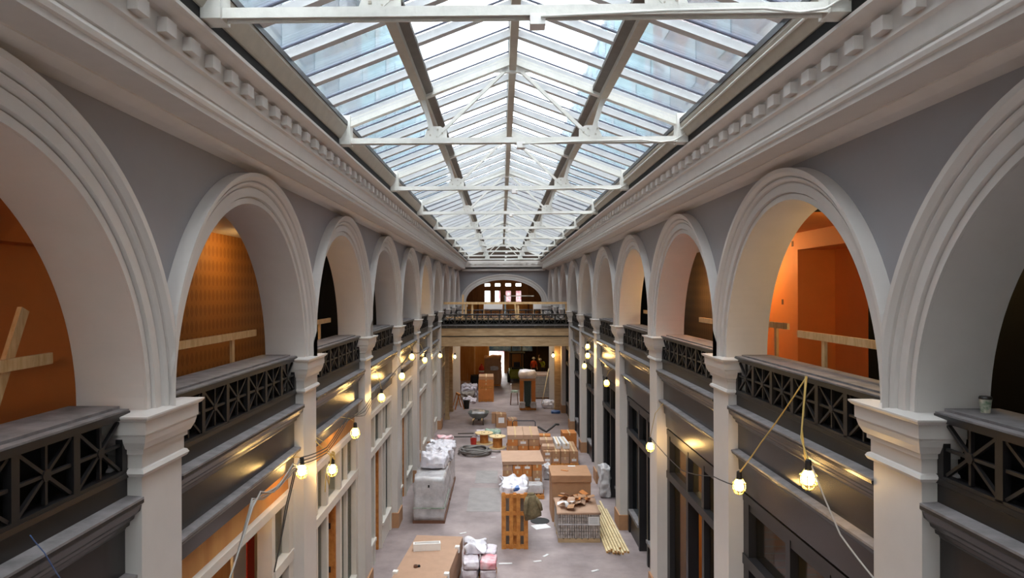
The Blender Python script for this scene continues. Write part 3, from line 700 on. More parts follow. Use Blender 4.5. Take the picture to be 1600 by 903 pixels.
for p, lab, tp_ in (((3.12, 9.58, 4.49), 'caged bulb at the end of a yellow cord by the second right pier', None), ((3.12, 7.43, 5.18), 'caged bulb hanging before the dark panel near the right front pier', None),
               ((3.12, 15.28, 3.74), 'single glowing bulb before the third right pier', 'wall'), ((3.2, 26.9, 5.03), 'top glowing bulb of the far right cluster', 'wall'), ((3.1, 26.1, 4.75), 'middle glowing bulb of the far right cluster', 'wall'),
               ((3.12, 27.3, 4.22), 'lowest glowing bulb of the far right cluster', 'wall'), ((3.2, 22.1, 4.24), 'small glowing bulb at the fifth right pier', 'wall')):
    worklight(lab, p, True, 1.15, tp_)
for p, lab, zt in (((-2.98, 40.95, 3.28), 'glowing bulb at the left column under the bridge', 5.02), ((-1.6, 52, 3.3), 'glowing bulb before the far plywood partition', 4.75), ((2.9, 40.9, 3.35), 'glowing bulb at the timber column right under the bridge', 5.02),
               ((0.9, 40.3, 4.5), 'unseen bulb added close under the middle of the bridge deck', 5.02), ((2.2, 54.6, 3.6), 'bulb above the green forklift', 4.75), ((-.4, 54.8, 3.6), 'bulb added in front of the blue tarpaulin to light it', 4.75)):  # mid-bridge and tarpaulin bulbs are extras added to brighten the far end
    q = 2.2 if p[1] > 53 or zt-p[2] < .6 else 1.3
    worklight(lab, p, False, q, (zt-p[2])/q-.165)
# lamps of the rooms behind the arches and of the shops
def roomlight(label, p, e):
    t = thing('ceiling_bulb', label, 'lamp', p, 0, 'bare lamps in the rooms')
    place(SOCK, 'socket', 'black_rubber', t); place(BULB, 'bulb', 'bulb_soft', t); t.scale = (e, e, e)
for p, lab, e in (((-5.0, 2.2, 7.95), 'bare bulb in the left orange room', 1.5), ((-4.9, 13.3, 8.05), 'bare bulb before the gold wallpaper', 1.5), ((-4.7, 29.2, 6.9), 'bare bulb behind the sixth left arch', 1.6),
                  ((5.1, 9.25, 8.0), 'bare bulb in the right orange room', 2.6), ((4.9, 15.6, 8.0), 'bare bulb past the right orange room', 3.0), ((4.9, 20.0, 7.2), 'bare bulb behind the brown wallpaper bay', 1.6),
                  ((-5.4, 8.2, 4.1), 'bare bulb in the nearest left shop', 2.6), ((-5.2, 13.4, 4.1), 'bare bulb in the third left shop', 1.4), ((5.6, 13.8, 4.1), 'bare bulb in the plywood lined right shop', 3.4), ((5.6, 8.2, 4.1), 'bare bulb in the brick lined right shop', 2.0), ((0, 56, 8.6), 'bare bulb in the far upper room', 3.0)):
    roomlight(lab, p, e)
def cable(name, label, strands, r, m, cat='cable'):
    b0 = Vector(strands[0][0]); t = thing(name, label, cat, b0)
    for st in strands:
        pts = [Vector(p)-b0 for p in st]; out = []
        for i in range(len(pts)-1):
            for k in range(4):
                u = k/4; out.append(pts[i].lerp(pts[i+1], u)-Vector((0, 0, .06*math.sin(math.pi*u)*(pts[i+1]-pts[i]).length*.25)))
        out.append(pts[-1]); MB().tube(out, r, 6).build('strand', m, t)
cable('cable_bundle', 'bundle of grey cables slung along the nearest left shop front', [[(-3.14-.05*j, 6.55+.2*j, 3.2), (-3.18-.03*j, 7.3+.13*j, 3.95), (-3.2-.02*j, 8.2+.05*j, 4.60+.02*j), (-3.21-.01*j, 8.5+.06*j, 4.70-.05*j), (-3.24, 9.1+.1*j, 4.52+.04*(j % 2)), (-3.2-.01*j, 9.8, 4.72-.055*j), (-3.24, 10.25, 4.58+.03*j)] for j in range(4)], .011, 'cable_grey')
cable('cable_bundle', 'dark cables looping from bulb to bulb along the left wall', [[(-3.22, 10.25, 4.60+.05*j), (-3.2, 11.7, 4.42+.05*j), (-3.22, 13.4, 4.66+.06*j), (-3.24, 15.2, 4.62-.09*j), (-3.22, 16.6, 4.88-.05*j), (-3.24, 20.0, 4.95), (-3.24, 22.9, 5.2-.04*j), (-3.22, 26, 4.9), (-3.24, 32.6, 4.45)] for j in range(3)], .009, 'cable_dark')
cable('drop_cable', 'pair of dark cables hanging down the second left pier', [[(-3.27, 10.2-.1*j, 4.56), (-3.32, 9.95-.1*j, 4.1), (-3.36, 9.45, 3.3)] for j in range(2)], .010, 'cable_dark')
cable('yellow_cord', 'loops of yellow cord tied above the second left bulb', [[(-3.41, 11.6, 4.7)]+[(-3.1+.03*math.cos(k*1.1)*1, 11.7+.10*math.sin(k*1.1), 4.44-.12*(k % 3 == 0)-.03*(k % 2)) for k in range(14)], [(-3.1, 11.6, 4.4), (-3.1, 11.45, 3.95), (-3.1, 11.25, 4.2), (-3.1, 11.2, 3.9)]], .009, 'cord_yellow')
cable('yellow_cord', 'yellow cord tied to the right railing holding two caged bulbs', [[(3.38, 8.05, 6.19), (3.2, 9.0, 5.2), (3.12, 9.58, 4.66)], [(3.38, 8.05, 6.19), (3.16, 7.7, 5.55), (3.12, 7.43, 5.36)], [(3.36, 8.03, 6.2), (3.3, 8.0, 5.6), (3.28, 7.85, 5.2), (3.3, 7.9, 4.9)]], .009, 'cord_yellow')
cable('pale_cord', 'pale cord running from the caged bulb to the right front pier', [[(3.14, 7.45, 5.36), (3.2, 6.9, 4.75), (3.22, 6.3, 4.55), (3.24, 5.4, 3.9)]], .009, 'cable_grey')
cable('power_cable', 'thin dark cord strung between the right piers', [[(3.2, 9.58, 4.45), (3.22, 11.1, 4.2), (3.26, 13.2, 3.75), (3.14, 15.28, 3.92)]], .009, 'cable_dark')
cable('blue_string', 'thin blue string hanging over the near left panel', [[(-3.30, 4.45, 5.6), (-3.32, 4.62, 5.42), (-3.33, 4.85, 5.1), (-3.34, 4.9, 4.7)]], .004, 'blue_tarp', 'string')
# cup on the right sill
t = thing('paper_cup', 'patterned paper coffee cup with dark lid on the right sill', 'cup', (3.80, 5.70, 6.187))
MB().lathe([(.034, 0), (.046, .115)], 20).build('cup', 'cup_paper', t); MB().lathe([(.049, .112), (.049, .124), (.042, .135), (.03, .135)], 20).build('lid', 'cup_lid', t)

# ============================================================ GOODS ON THE FLOOR
def pallet(label, x, y, w, l, z=0, rz=0, group='wooden pallets', m='pallet_wood'):
    t = thing('pallet', label, 'pallet', (x, y, z), rz, group); n = max(5, int(w/.17))
    for i in range(n):
        q = -w/2+(i+.5)*w/n; B(q-w/n*.36, q+w/n*.36, -l/2, l/2, .115, .14).build('deck_board', m, t)
    for yy in (-l/2+.05, 0, l/2-.05): B(-w/2, w/2, yy-.045, yy+.045, .022, .115).build('stringer', m, t)
    for i in (-1, 0, 1): B(i*(w/2-.06)-.05, i*(w/2-.06)+.05, -l/2, l/2, 0, .022).build('bottom_board', m, t)
    return t
CART = {}
def carton(label, x, y, z, w, l, h, rz=0, group=None, m='card', lab=False, flap=True, name='carton'):
    t = thing(name, label, 'box', (x, y, z), rz, group)
    g = .006
    b = MB().rings([[(sx*(w/2-i), sy*(l/2-i), zz) for sx, sy in ((-1, -1), (1, -1), (1, 1), (-1, 1))] for i, zz in ((g, 0), (0, g), (0, h-g), (g, h))]).build('body', m, t)
    if flap:
        MB().box(-.03, .03, -l/2-.002, l/2+.002, h, h+.003).box(-.03, .03, -l/2-.003, -l/2, h-.1, h).build('tape', 'tape', t)
    if lab:
        B(-w*.28, w*.28, -l/2-.004, -l/2, h*.35, h*.75).build('paper_label', 'paper', t)
    return t
def stack(label, x0, x1, y0, y1, z0, nx, ny, nz, h, group, ms=('card', 'card_orange'), jitter=.02, skip=0):
    w = (x1-x0)/nx; l = (y1-y0)/ny
    for k in range(nz):
        for i in range(nx):
            for j in range(ny):
                if k == nz-1 and random.random() < skip: continue
                if 0 < i < nx-1 and 0 < j and k < nz-1: continue
                carton(('bottom', 'second', 'third', 'fourth')[k]+' layer '+('front' if j == 0 else 'rear')+' carton, '+('leftmost', 'second from left', 'third from left', 'rightmost')[i if i < nx-1 else 3]+', '+label, x0+w*(i+.5), y0+l*(j+.5), z0+k*h, w*.965-.01, l*.965-.01, h*.985, random.uniform(-jitter, jitter), group, random.choice(ms), lab=(random.random() < .3))
def heap(name, label, x, y, z, sx, sy, sz, m, seed, amp=.12, cat='heap', squash=.4, group=None):
    o = lump(sx, sy, sz, amp, seed, 16, 5.5, squash*.6).build(name, m, None, (x, y, z)); tag(o, label, cat, group); return o
def lumpbox(t, name, sx, sy, sz, m, seed, amp, z=0, x=0, y=0, squash=0):
    return lump(sx, sy, sz, amp, seed, 10, 4, squash).build(name, m, t, (x, y, z))

# foreground wide carton
t = thing('large_flat_carton', 'large flat cardboard crate with foam corners in the foreground', 'box', (-1.93, 15.95, 0), -.085)
B(-.58, .58, -1.6, 1.6, .16, .90).build('body', 'card_light', t); B(-.60, .60, -1.62, 1.62, .60, .905).build('lid', 'card_light', t)
for xx in (-.5, 0, .5): B(xx-.05, xx+.05, -1.6, 1.6, 0, .16).build('skid', 'pallet_wood', t)
for xx, yy in ((.58, .85), (.58, -.75), (-.58, -.75)): B(xx-.06, xx+.05, yy-.06, yy+.06, .80, .95).build('corner_guard', 'foam', t)
t = thing('foam_tray', 'white foam trough lying on the large flat crate', 'packing', (-2.02, 16.62, .907), .14)
B(-.33, .33, -.09, .09, 0, .03).build('base', 'foam', t); B(-.33, .33, -.09, -.06, .03, .17).build('side', 'foam', t); B(-.33, .33, .06, .09, .03, .17).build('side', 'foam', t)
B(-.33, -.30, -.06, .06, .03, .17).build('end', 'foam', t); B(.30, .33, -.06, .06, .03, .17).build('end', 'foam', t)
t = thing('tape_gun', 'small dark tape dispenser on the large flat crate', 'tool', (-2.16, 15.55, .907), .4)
MB().lathe([(.05, 0), (.05, .05), (.03, .05), (.03, 0)], 12).build('roll', 'brown_wood', t); B(-.02, .1, -.03, .03, .0, .04).build('handle', 'black_rubber', t)

# pallet of white and pink bags
pallet('pallet under the white and pink bags in the foreground', -.74, 16.9, .84, 1.3)
k = 0
for lev in range(3):
    for i in range(2):
        for j in range(2):
            k += 1; top = lev == 2
            m = 'bag_pink' if (top and (i+j) % 2 == 1) else 'bag_white'
            o = lump(.37, .58, .17, .035, k+20, 9, 9, .12).build('sack', m, None, (-.95+i*.42+random.uniform(-.02, .02), 16.58+j*.65, .14+lev*.205))
            o.rotation_euler = (0, 0, random.uniform(-.06, .06))
            tag(o, ('pink printed' if m == 'bag_pink' else 'white')+' plastic sack on the foreground pallet, '+('bottom', 'middle', 'top')[lev]+' layer, '+('near ' if j == 0 else 'far ')+('left' if i == 0 else 'right'), 'bag', 'sacks on the foreground pallet')

heap('plastic_film', 'crumpled clear film thrown over the foreground sacks', -.85, 17.1, .74, .5, .7, .16, 'white_plastic', 19, .12, 'packing')
# long plastic wrapped pallets on the left
for n, (ya, yb, h, lab) in enumerate(((21.15, 23.3, 1.42, 'nearer plastic wrapped pallet with a green strap on the left'), (23.45, 26.2, 1.30, 'farther plastic wrapped pallet on the left'))):
    cx, cy = -2.46, (ya+yb)/2; l = yb-ya
    t = thing('wrapped_pallet', lab, 'pallet load', (cx, cy, 0))
    B(-.5, .5, -l/2, l/2, .0, .09).build('pallet_base', 'brown_wood', t)
    lumpbox(t, 'wrapped_load', .94, l-.04, h-.12, 'wrap', 3+n, .06, .09)
    if n == 0: MB().box(-.487, .487, -l/2-.02, -l/2-.006, .46, .49).box(.475, .487, -l/2-.01, l/2, .46, .49).build('strap', 'bag_green', t); B(-.02, .03, -l/2-.03, -l/2-.02, 1.12, 1.2).build('tag', 'black_rubber', t)
heap('plastic_heap', 'white crumpled plastic sheeting on the nearer wrapped pallet', -2.40, 22.7, 1.44, .8, 1.1, .34, 'white_plastic', 5, .12)
heap('plastic_heap', 'white crumpled plastic sheeting on the farther wrapped pallet', -2.35, 24.35, 1.33, .9, 1.7, .42, 'white_plastic', 9, .16)
heap('sack_pile', 'pinkish sacks at the far end of the wrapped pallets', -2.35, 25.8, 1.34, .6, .45, .4, 'bag_pink', 12, .1)

# standing pallet with jacket, stack behind
t = thing('standing_pallet', 'orange wooden pallet standing on end beside the hanging jacket', 'pallet', (.17, 19.12, 0))
for x in (-.31, -.10, .10, .31): B(x-.055 if abs(x) < .2 else x-.06, x+.055 if abs(x) < .2 else x+.06, -.055, -.035, .0, 1.55).build('deck_board', 'pallet_wood', t)
for z in (.06, .42, .98, 1.47): B(-.36, .36, -.035, .04, z-.05, z+.05).build('stringer', 'pallet_wood', t)
for x in (-.31, 0, .31): B(x-.05, x+.05, .04, .06, 0, 1.55).build('bottom_board', 'pallet_wood', t)
t = thing('wrapped_crate', 'tall crate with boarded sides right behind the standing pallet', 'crate', (.17, 20.0, 0))
B(-.33, .33, -.72, .72, .06, 1.42).build('body', 'board_grey', t)
for z in (.1, .7, 1.3):
    for s in (-1, 1): B(s*.33-.012, s*.33+.012, -.73, .73, z-.06, z+.06).build('slat', 'pallet_wood', t)
heap('plastic_heap', 'white plastic bags heaped on the crate behind the standing pallet', .16, 19.95, 1.40, .74, 1.4, .24, 'white_plastic', 15, .14)
heap('rag', 'small blue cloth on the crate behind the standing pallet', .18, 19.35, 1.56, .24, .18, .1, 'blue_tarp', 16, .04, 'cloth')
# jacket
t = thing('jacket', 'olive brown work jacket hung over the corner of the standing pallet', 'jacket', (.62, 19.0, .98))
m = MB(); rs = []
for k, (z, w0, d) in enumerate(((.58, .10, .05), (.56, .22, .09), (.48, .30, .11), (.30, .36, .12), (.12, .42, .13), (-.02, .46, .13), (-.08, .44, .11))):
    ring = []
    for j in range(20):
        a = 2*math.pi*j/20; fold = 1+.10*math.sin(a*5+k*.5)
        ring.append((w0/2*math.cos(a)*fold+.06*(k/6), d*math.sin(a)*fold, z+.07*math.cos(a)*(1 if k > 4 else 0)))
    rs.append(ring)
m.rings(rs); m.sm = True; m.build('body', 'jacket', t)
m = MB().tube([(-.10, -.08, .52), (-.15, -.13, .35), (-.16, -.14, .12), (-.12, -.13, -.06)], .05, 10, [.05, .065, .06, .05]); m.build('sleeve', 'jacket', t)
m = MB().tube([(.14, -.02, .48), (.24, -.04, .3), (.28, -.03, .14)], .05, 10, [.05, .06, .05]); m.build('sleeve', 'jacket', t)
MB().tube([(.09*math.cos(a*.6), .06*math.sin(a*.6), .585) for a in range(11)], .022, 6).build('collar', 'jacket', t)

# carton stack A with big flat sheet
pallet('pallet under the cartons behind the standing pallet', .56, 25.3, 1.5, 1.9)
stack('stack behind standing pallet', -.16, 1.26, 24.45, 26.2, .14, 4, 2, 4, .21, 'cartons behind the standing pallet', ('card', 'card_orange', 'card_light'))
t = thing('cardboard_sheet', 'long flat cardboard tray lying on the stack behind the standing pallet', 'box', (.55, 25.3, .99), .03)
B(-.74, .74, -.85, .85, 0, .11).build('tray', 'card_light', t); B(-.75, .75, -.86, .86, .085, .115).build('lid', 'card_light', t)
o = lump(.62, .5, .3, .06, 31, 7, 4, .2).build('film_bundle', 'wrap', None, (.95, 24.0, .15)); tag(o, 'clear plastic film bundle before the flat cardboard tray', 'packing')
pallet('empty pallet end below the plastic film bundle', .95, 24.0, .66, .7)
t = thing('plastic_mat', 'black rubber mat scrap on the floor right of the jacket', 'mat', (1.0, 21.4, .004)); MB().lathe([(.30, 0), (.30, .012)], 18).build('disc', 'black_rubber', t)
o = B(-.25, .25, -.2, .2, 0, .006).build('paper_scrap', 'paper', None, (1.0, 20.9, .002)); o.rotation_euler = (0, 0, .4); tag(o, 'white paper sheet on the floor near the black mat', 'paper')

# carton stack B
pallet('pallet under the wide pale topped cartons by the cable reels', .78, 30.9, 1.5, 2.0)
stack('stack right of cable reels', .06, 1.46, 29.95, 31.9, .14, 3, 2, 2, .27, 'cartons right of the cable reels', ('card', 'card_orange'))
for i in range(2): carton(('left' if i == 0 else 'right')+' of the two wide pale cartons topping the stack by the reels', .41+i*.71, 30.95, .69, .70, 1.95, .20, 0, 'wide pale cartons', 'card_light')
carton('low loose carton on the floor before the cable reels stack', .3, 29.1, 0, .62, .3, .2, .03, None, 'card_orange')
# cluster C
pallet('pallet under the mixed cartons left of the big brown box', 2.22, 28.9, 1.5, 1.9)
stack('stack behind big brown box', 1.5, 2.95, 28.0, 29.9, .14, 4, 2, 2, .25, 'cartons behind the big brown box', ('card', 'card_light', 'card'))
for i, (x, y, w, l, h, m, lab) in enumerate(((1.75, 28.5, .5, .5, .14, 'card_light', 'small pale carton left on the mixed stack'), (1.72, 29.4, .55, .6, .22, 'card_light', 'wider pale carton at the back left of the mixed stack'), (2.15, 29.1, .2, 1.4, .22, 'paper', 'narrow white carton, left one of a pair on the mixed stack'), (2.45, 29.1, .26, 1.4, .22, 'paper', 'broader white carton, right one of a pair on the mixed stack'))):
    carton(lab, x, y, .645, w, l, h, .04*i-.05, None, m)
carton('tall orange brown carton standing at the right wall past the mixed stack', 2.86, 31.2, 0, .62, .8, .80, .04, None, 'card_orange')
carton('orange carton behind the mixed stack', 1.75, 31.4, 0, .6, .5, .62, -.05, None, 'card_orange')
o = lump(.5, .5, .5, .08, 41, 6, 4, .2).build('black_bin', 'black_rubber', None, (1.2, 33.1, 0)); tag(o, 'dark bin bag between the carton stacks', 'bag')
cable('bent_pipe', 'bent dark pipe lying across the cartons at the back', [[(1.2, 32.6, .55), (1.55, 32.2, .8), (1.9, 32.0, .62), (2.35, 32.1, .95), (2.5, 32.2, .92)]], .05, 'cable_dark', 'pipe')
heap('plastic_heap', 'clear plastic scraps in the aisle before the mixed stack', 1.55, 26.4, 0, .3, .7, .5, 'wrap', 44, .1)
# big brown box
t = thing('big_brown_box', 'big brown lidded cardboard box behind the paver pallet', 'box', (1.98, 21.95, 0))
B(-.6, .6, -.62, .62, .0, 1.42).build('body', 'card', t); B(-.625, .625, -.645, .645, 1.24, 1.45).build('lid', 'card', t)
o = B(-.12, .12, -.04, .04, 0, .012).build('cardboard_scrap', 'card_orange', None, (1.82, 21.9, 1.452)); o.rotation_euler = (0, 0, -.6); tag(o, 'small cardboard scrap on the big brown box', 'scrap')
o = B(-.12, .12, -.06, .06, 0, .01).build('paper_scrap', 'paper', None, (2.1, 22.45, 1.452)); tag(o, 'white paper slip on the back of the big brown box', 'paper')
# pavers pallet
t = thing('paver_pallet', 'pallet of wrapped pale pavers with a white label sheet', 'pallet load', (2.02, 20.32, 0))
for i in range(7): B(-.6+i*.175, -.6+i*.175+.14, -.74, .74, .09, .11).build('deck_board', 'beam_wood', t)
for yy in (-.69, 0, .69): B(-.6, .6, yy-.05, yy+.05, 0, .09).build('stringer', 'beam_wood', t)
pm = MB(); nxp, nzp, nyp = 18, 7, 8
for k in range(nzp):
    for i in range(nxp):
        for j in range(nyp):
            if 0 < i < nxp-1 and 0 < j < nyp-1 and k < nzp-1: continue
            w0 = 1.2/nxp; l0 = 1.46/nyp; h0 = .70/nzp; e = .004+.004*random.random()
            pm.box(-.6+i*w0+e, -.6+(i+1)*w0-e, -.73+j*l0+e, -.73+(j+1)*l0-e, .11+k*h0+e, .11+(k+1)*h0-e)
o = pm.build('pavers', 'paver', t); o['kind'] = 'stuff'
B(-.605, .605, -.745, -.738, .50, .54).build('strap', 'wrap', t)
B(.26, .57, -.752, -.748, .50, .74).build('label_sheet', 'paper', t)
for q in range(4): B(.30, .53, -.754, -.752, .55+q*.045, .558+q*.045).build('print_line', 'print_grey', t)
lump(1.24, 1.48, .05, .03, 50, 8, 4).build('top_sheet', 'card_light', t, (0, 0, .80))
for i in range(24):
    x = 1.55+random.random()*.95; y = 19.8+random.random()*1.15; wv = random.uniform(.18, .42); lv = random.uniform(.10, .26)
    m = MB(); n = 5; cv = random.uniform(.02, .10)
    m.rings([[(-wv/2+wv*k/n, -lv/2, cv*math.sin(math.pi*k/n)), (-wv/2+wv*k/n, lv/2, cv*math.sin(math.pi*k/n)), (-wv/2+wv*k/n, lv/2, cv*math.sin(math.pi*k/n)+.008), (-wv/2+wv*k/n, -lv/2, cv*math.sin(math.pi*k/n)+.008)] for k in range(n+1)])
    mm = random.choice(('card', 'card_light', 'card', 'card_orange', 'paper'))
    o = m.build('cardboard_scrap' if mm != 'paper' else 'paper_scrap', mm, None, (x, y, .90+i*.007)); o.rotation_euler = (random.uniform(-.4, .4), random.uniform(-.5, .5), random.uniform(0, 3.1))
    tag(o, 'torn cardboard piece heaped on the paver pallet' if mm != 'paper' else 'crumpled white paper heaped on the paver pallet', 'scrap', 'scraps heaped on the paver pallet')
# timber lengths lying by the right wall
for i in range(13):
    lay = 0 if i < 8 else 1; j = i if lay == 0 else i-8
    xn = 2.70+.082*j+(.04 if lay else 0); xf = 2.72+.072*j+(.03 if lay else 0); z = .03+.064*lay; yn = 18.75+random.uniform(-.12, .2)+(.1 if j > 5 else 0)
    nm = ('leftmost', 'second from left', 'third from left', 'fourth from left', 'fifth from left', 'sixth from left', 'seventh from left', 'rightmost')[j]
    o = thing('timber_length', 'pale timber length beside the paver pallet, '+nm+' of the '+('bottom layer' if lay == 0 else 'upper layer'), 'timber', (xn, yn, 0), 0, 'pale timber lengths by the paver pallet')
    q = Vector((xf-xn, 22.9+random.uniform(-.5, .5)-yn, z)); MB().beam((0, 0, z), q, .055, .06).build('plank', 'pole_wood', o); MB().beam((0, -.003, z), (0, .001, z), .045, .045).build('end_grain', 'plywood', o)
heap('plastic_bundle', 'bundle of clear bluish plastic film against the right shop front', 3.42, 24.1, 0, .35, .7, 1.05, 'wrap', 61, .08, 'packing')
# hose, reels, bucket, barrow
t = thing('hose_coil', 'grey hose coiled on the floor before the cable reels', 'hose', (-1.35, 30.3, 0))
pts = []
for k in range(150):
    a = k*2*math.pi/22; r = .62+.09*math.sin(k*.37)+.05*math.cos(k*.11); pts.append((r*math.cos(a), r*math.sin(a), .04+.20*k/150+.02*math.sin(k*.9)))
pts += [(.9, -.1, .1), (1.1, .2, .04)]
MB().tube(pts, .035, 6).build('coil', 'hose', t)
def reel(label, x, y, R1, r2, h):
    t = thing('cable_reel', label, 'reel', (x, y, 0), 0, 'wooden cable reels')
    MB().lathe([(R1, 0), (R1, .04)], 24).build('bottom_flange', 'spool_wood', t); MB().lathe([(R1, h-.04), (R1, h)], 24).build('top_flange', 'spool_wood', t)
    MB().lathe([(r2, .04), (r2, h-.04)], 16).build('core', 'pallet_wood', t)
    MB().lathe([(.05, h), (.05, h+.004)], 10).build('hub', 'black_rubber', t)
    for a in range(3): B(R1*.5*math.cos(a*2.1)-.02, R1*.5*math.cos(a*2.1)+.02, R1*.5*math.sin(a*2.1)-.02, R1*.5*math.sin(a*2.1)+.02, h, h+.012).build('bolt', 'iron', t)
reel('left wooden cable reel beside the red bucket', -1.02, 32.3, .43, .2, .52); reel('right wooden cable reel beside the pale topped cartons', -.38, 31.4, .38, .22, .55)
t = thing('bucket', 'red plastic bucket left of the cable reels', 'bucket', (-1.5, 31.75, 0)); MB().lathe([(.12, 0), (.155, .36), (.14, .36), (.11, .02)], 18).build('body', 'red_plastic', t); MB().tube([(.15*math.cos(a*.314), 0, .34+.14*math.sin(a*.314)) for a in range(11)], .006, 5).build('handle', 'iron', t)
t = thing('wheelbarrow', 'grey wheelbarrow with two wooden handles behind the cable reels', 'wheelbarrow', (-1.45, 37.2, 0))
rs = []
for o_, z in ((.30, .28), (.50, .42), (.62, .62), (.64, .64), (.60, .63), (.46, .45), (.26, .33)):
    rs.append([(o_*.95*math.cos(2*math.pi*k/20), o_*1.25*math.sin(2*math.pi*k/20), z) for k in range(20)])
m = MB().rings(rs); m.sm = True; m.build('tray', 'tray_grey', t)
for s in (-1, 1): MB().beam((s*.16, .8, .2), (s*.24, -1.7, .50), .05, .05).build('handle', 'lumber', t); MB().tube([(s*.24, -.3, .4), (s*.28, -.55, .02), (s*.28, -.2, .02), (s*.22, .1, .36)], .02).build('leg', 'iron', t)
wl = MB().lathe([(.10, -.05), (.19, -.05), (.2, 0), (.19, .05), (.10, .05)], 18); wl.xf(Matrix.Translation((0, .95, .2)) @ Matrix.Rotation(R(90), 4, 'Y')); wl.build('wheel', 'black_rubber', t)
lump(.7, .8, .16, .05, 66, 6, 4, .3).build('load', 'wrap', t, (0, 0, .52))
for i, (x, y, z, w_, l_, h_, m, lab) in enumerate(((-.45, 37.4, 0, .55, .5, .55, 'card', 'brown carton just right of the wheelbarrow'), (-.22, 36.3, 0, .55, .6, .72, 'card', 'taller carton with white label right of the wheelbarrow'), (.36, 35.9, 0, .5, .55, .42, 'card_orange', 'low orange carton right of the labelled carton'), (.37, 35.9, .43, .45, .5, .12, 'card_light', 'flat pale carton on the low orange carton'))):
    carton(lab, x, y, z, w_, l_, h_, .05*i, None, m, lab=(i == 1))
heap('sack', 'white and green sack lying behind the right cable reel', -.62, 34.0, 0, .75, .8, .3, 'bag_green', 71, .08, 'bag'); heap('sack', 'white sack draped left of the green sack', -1.25, 34.2, 0, .4, .8, .22, 'bag_white', 72, .06, 'bag')
t = thing('flat_cart', 'flat cart with a bent tube handle behind the pale topped cartons', 'cart', (.95, 34.6, 0))
B(-.6, .6, -.4, .4, .16, .21).build('deck', 'tray_grey', t); MB().tube([(-.58, .38, .2), (-.58, .42, .5), (-.5, .42, .56), (.5, .42, .56), (.58, .42, .5), (.58, .38, .2)], .022).build('handle', 'navy', t)
for sx in (-.5, .5):
    for sy in (-.3, .3): wl = MB().lathe([(.075, -.02), (.08, 0), (.075, .02)], 12); wl.xf(Matrix.Translation((sx, sy, .08)) @ Matrix.Rotation(R(90), 4, 'Y')); wl.build('wheel', 'black_rubber', t)
for x, y, l in ((-2.0, 34.5, .8), (-2.1, 33.7, .9)): o = B(-l/2, l/2, -.06, .06, 0, .03).build('floor_board', 'cable_dark', None, (x, y, 0)); o.rotation_euler = (0, 0, .05); tag(o, 'dark offcut on the floor left of the wheelbarrow handles, '+('farther one' if y > 34 else 'nearer one'), 'offcut')
# under and beyond the bridge
pallet('lower pallet of the tall carton tower under the bridge', -1.2, 45.2, 1.0, 1.5)
carton('lower half of the tall orange brown carton tower', -1.2, 45.2, .14, 1.0, 1.5, .72, 0, None, 'card_orange')
pallet('pallet between the two halves of the carton tower', -1.2, 45.2, 1.0, 1.5, .865)
for i in range(3): carton(('lowest', 'middle', 'top')[i]+' box in the upper half of the carton tower', -1.2, 45.2, 1.01+i*.215, 1.0-.02*i, 1.5, .21, .01*i, 'boxes of the carton tower', 'card_orange' if i != 2 else 'card')
t = thing('wrapped_load', 'tall brown wrapped load behind the carton tower', 'pallet load', (-.85, 52.6, 0)); B(-.6, .6, -.7, .7, 0, .12).build('pallet_base', 'pallet_wood', t); lumpbox(t, 'load', 1.25, 1.4, 2.1, 'card', 81, .12, .12); lump(.6, .9, .3, .1, 82, 6, 4, .3).build('film', 'wrap', t, (.1, -.5, 1.2))
for i, (x, y, sx, sy, sz, m) in enumerate(((-2.4, 47.2, 1.0, 1.3, .75, 'bag_white'), (-2.5, 45.6, .9, .9, .45, 'board_grey'), (-2.25, 44.2, .7, .8, .28, 'bag_white'))): heap('rubble_pile', ('tall', 'middle', 'low')[i]+' pile of pale sacks and rubble left of the carton tower', x, y, 0, sx, sy, sz, m, 90+i, .16)
t = thing('sawhorse', 'wooden sawhorse with a black bucket beside it under the left bridge end', 'sawhorse', (-2.85, 41.9, 0), .3)
B(-.06, .06, -.4, .4, .85, .95).build('beam', 'pallet_wood', t)
for sx in (-1, 1):
    for sy in (-1, 1): MB().beam((sx*.05, sy*.33, .85), (sx*.28, sy*.38, 0), .05, .05).build('leg', 'pallet_wood', t)
t = thing('bucket', 'black bucket beside the sawhorse', 'bucket', (-2.35, 41.9, 0)); MB().lathe([(.16, 0), (.2, .5), (.18, .5), (.15, .03)], 16).build('body', 'black_rubber', t); MB().tube([(.2*math.cos(a*.314), 0, .48+.15*math.sin(a*.314)) for a in range(11)], .008, 5).build('handle', 'iron', t)
# upright crate on a pallet
pallet('pallet under the upright framed crate', 1.4, 41.9, 1.0, 1.2)
t = thing('framed_crate', 'upright crate with brown posts, dark green core and white wrapped top', 'crate', (1.4, 41.9, .14))
B(-.2, .2, -.42, .3, .05, 1.6).build('core', 'green_dark', t)
for s in (-1, 1):
    B(s*.36-.11, s*.36+.11, -.45, -.3, 0, 1.75).build('post', 'card_orange', t); B(s*.36-.11, s*.36+.11, .3, .45, 0, 1.75).build('post', 'card_orange', t)
    lump(.34, .4, .35, .06, 33+s, 6, 4, .2).build('wrap_fold', 'wrap', t, (s*.34, -.55+.05, 0))
B(-.48, .48, -.46, .46, 1.62, 1.75).build('top_frame', 'card', t); lump(1.02, .98, .5, .08, 35, 8, 3, .45).build('wrapped_top', 'white_plastic', t, (0, 0, 1.72))
t = thing('board_stack', 'stack of grey boards right of the framed crate', 'stack', (2.42, 46.5, 0))
for i in range(14): B(-.55, .55, -.9, .9, .1+i*.11, .1+i*.11+.09).build('board', 'board_grey' if i < 13 else 'card_light', t)
for y in (-.6, .6): B(-.55, .55, y-.05, y+.05, 0, .1).build('bearer', 'pallet_wood', t)
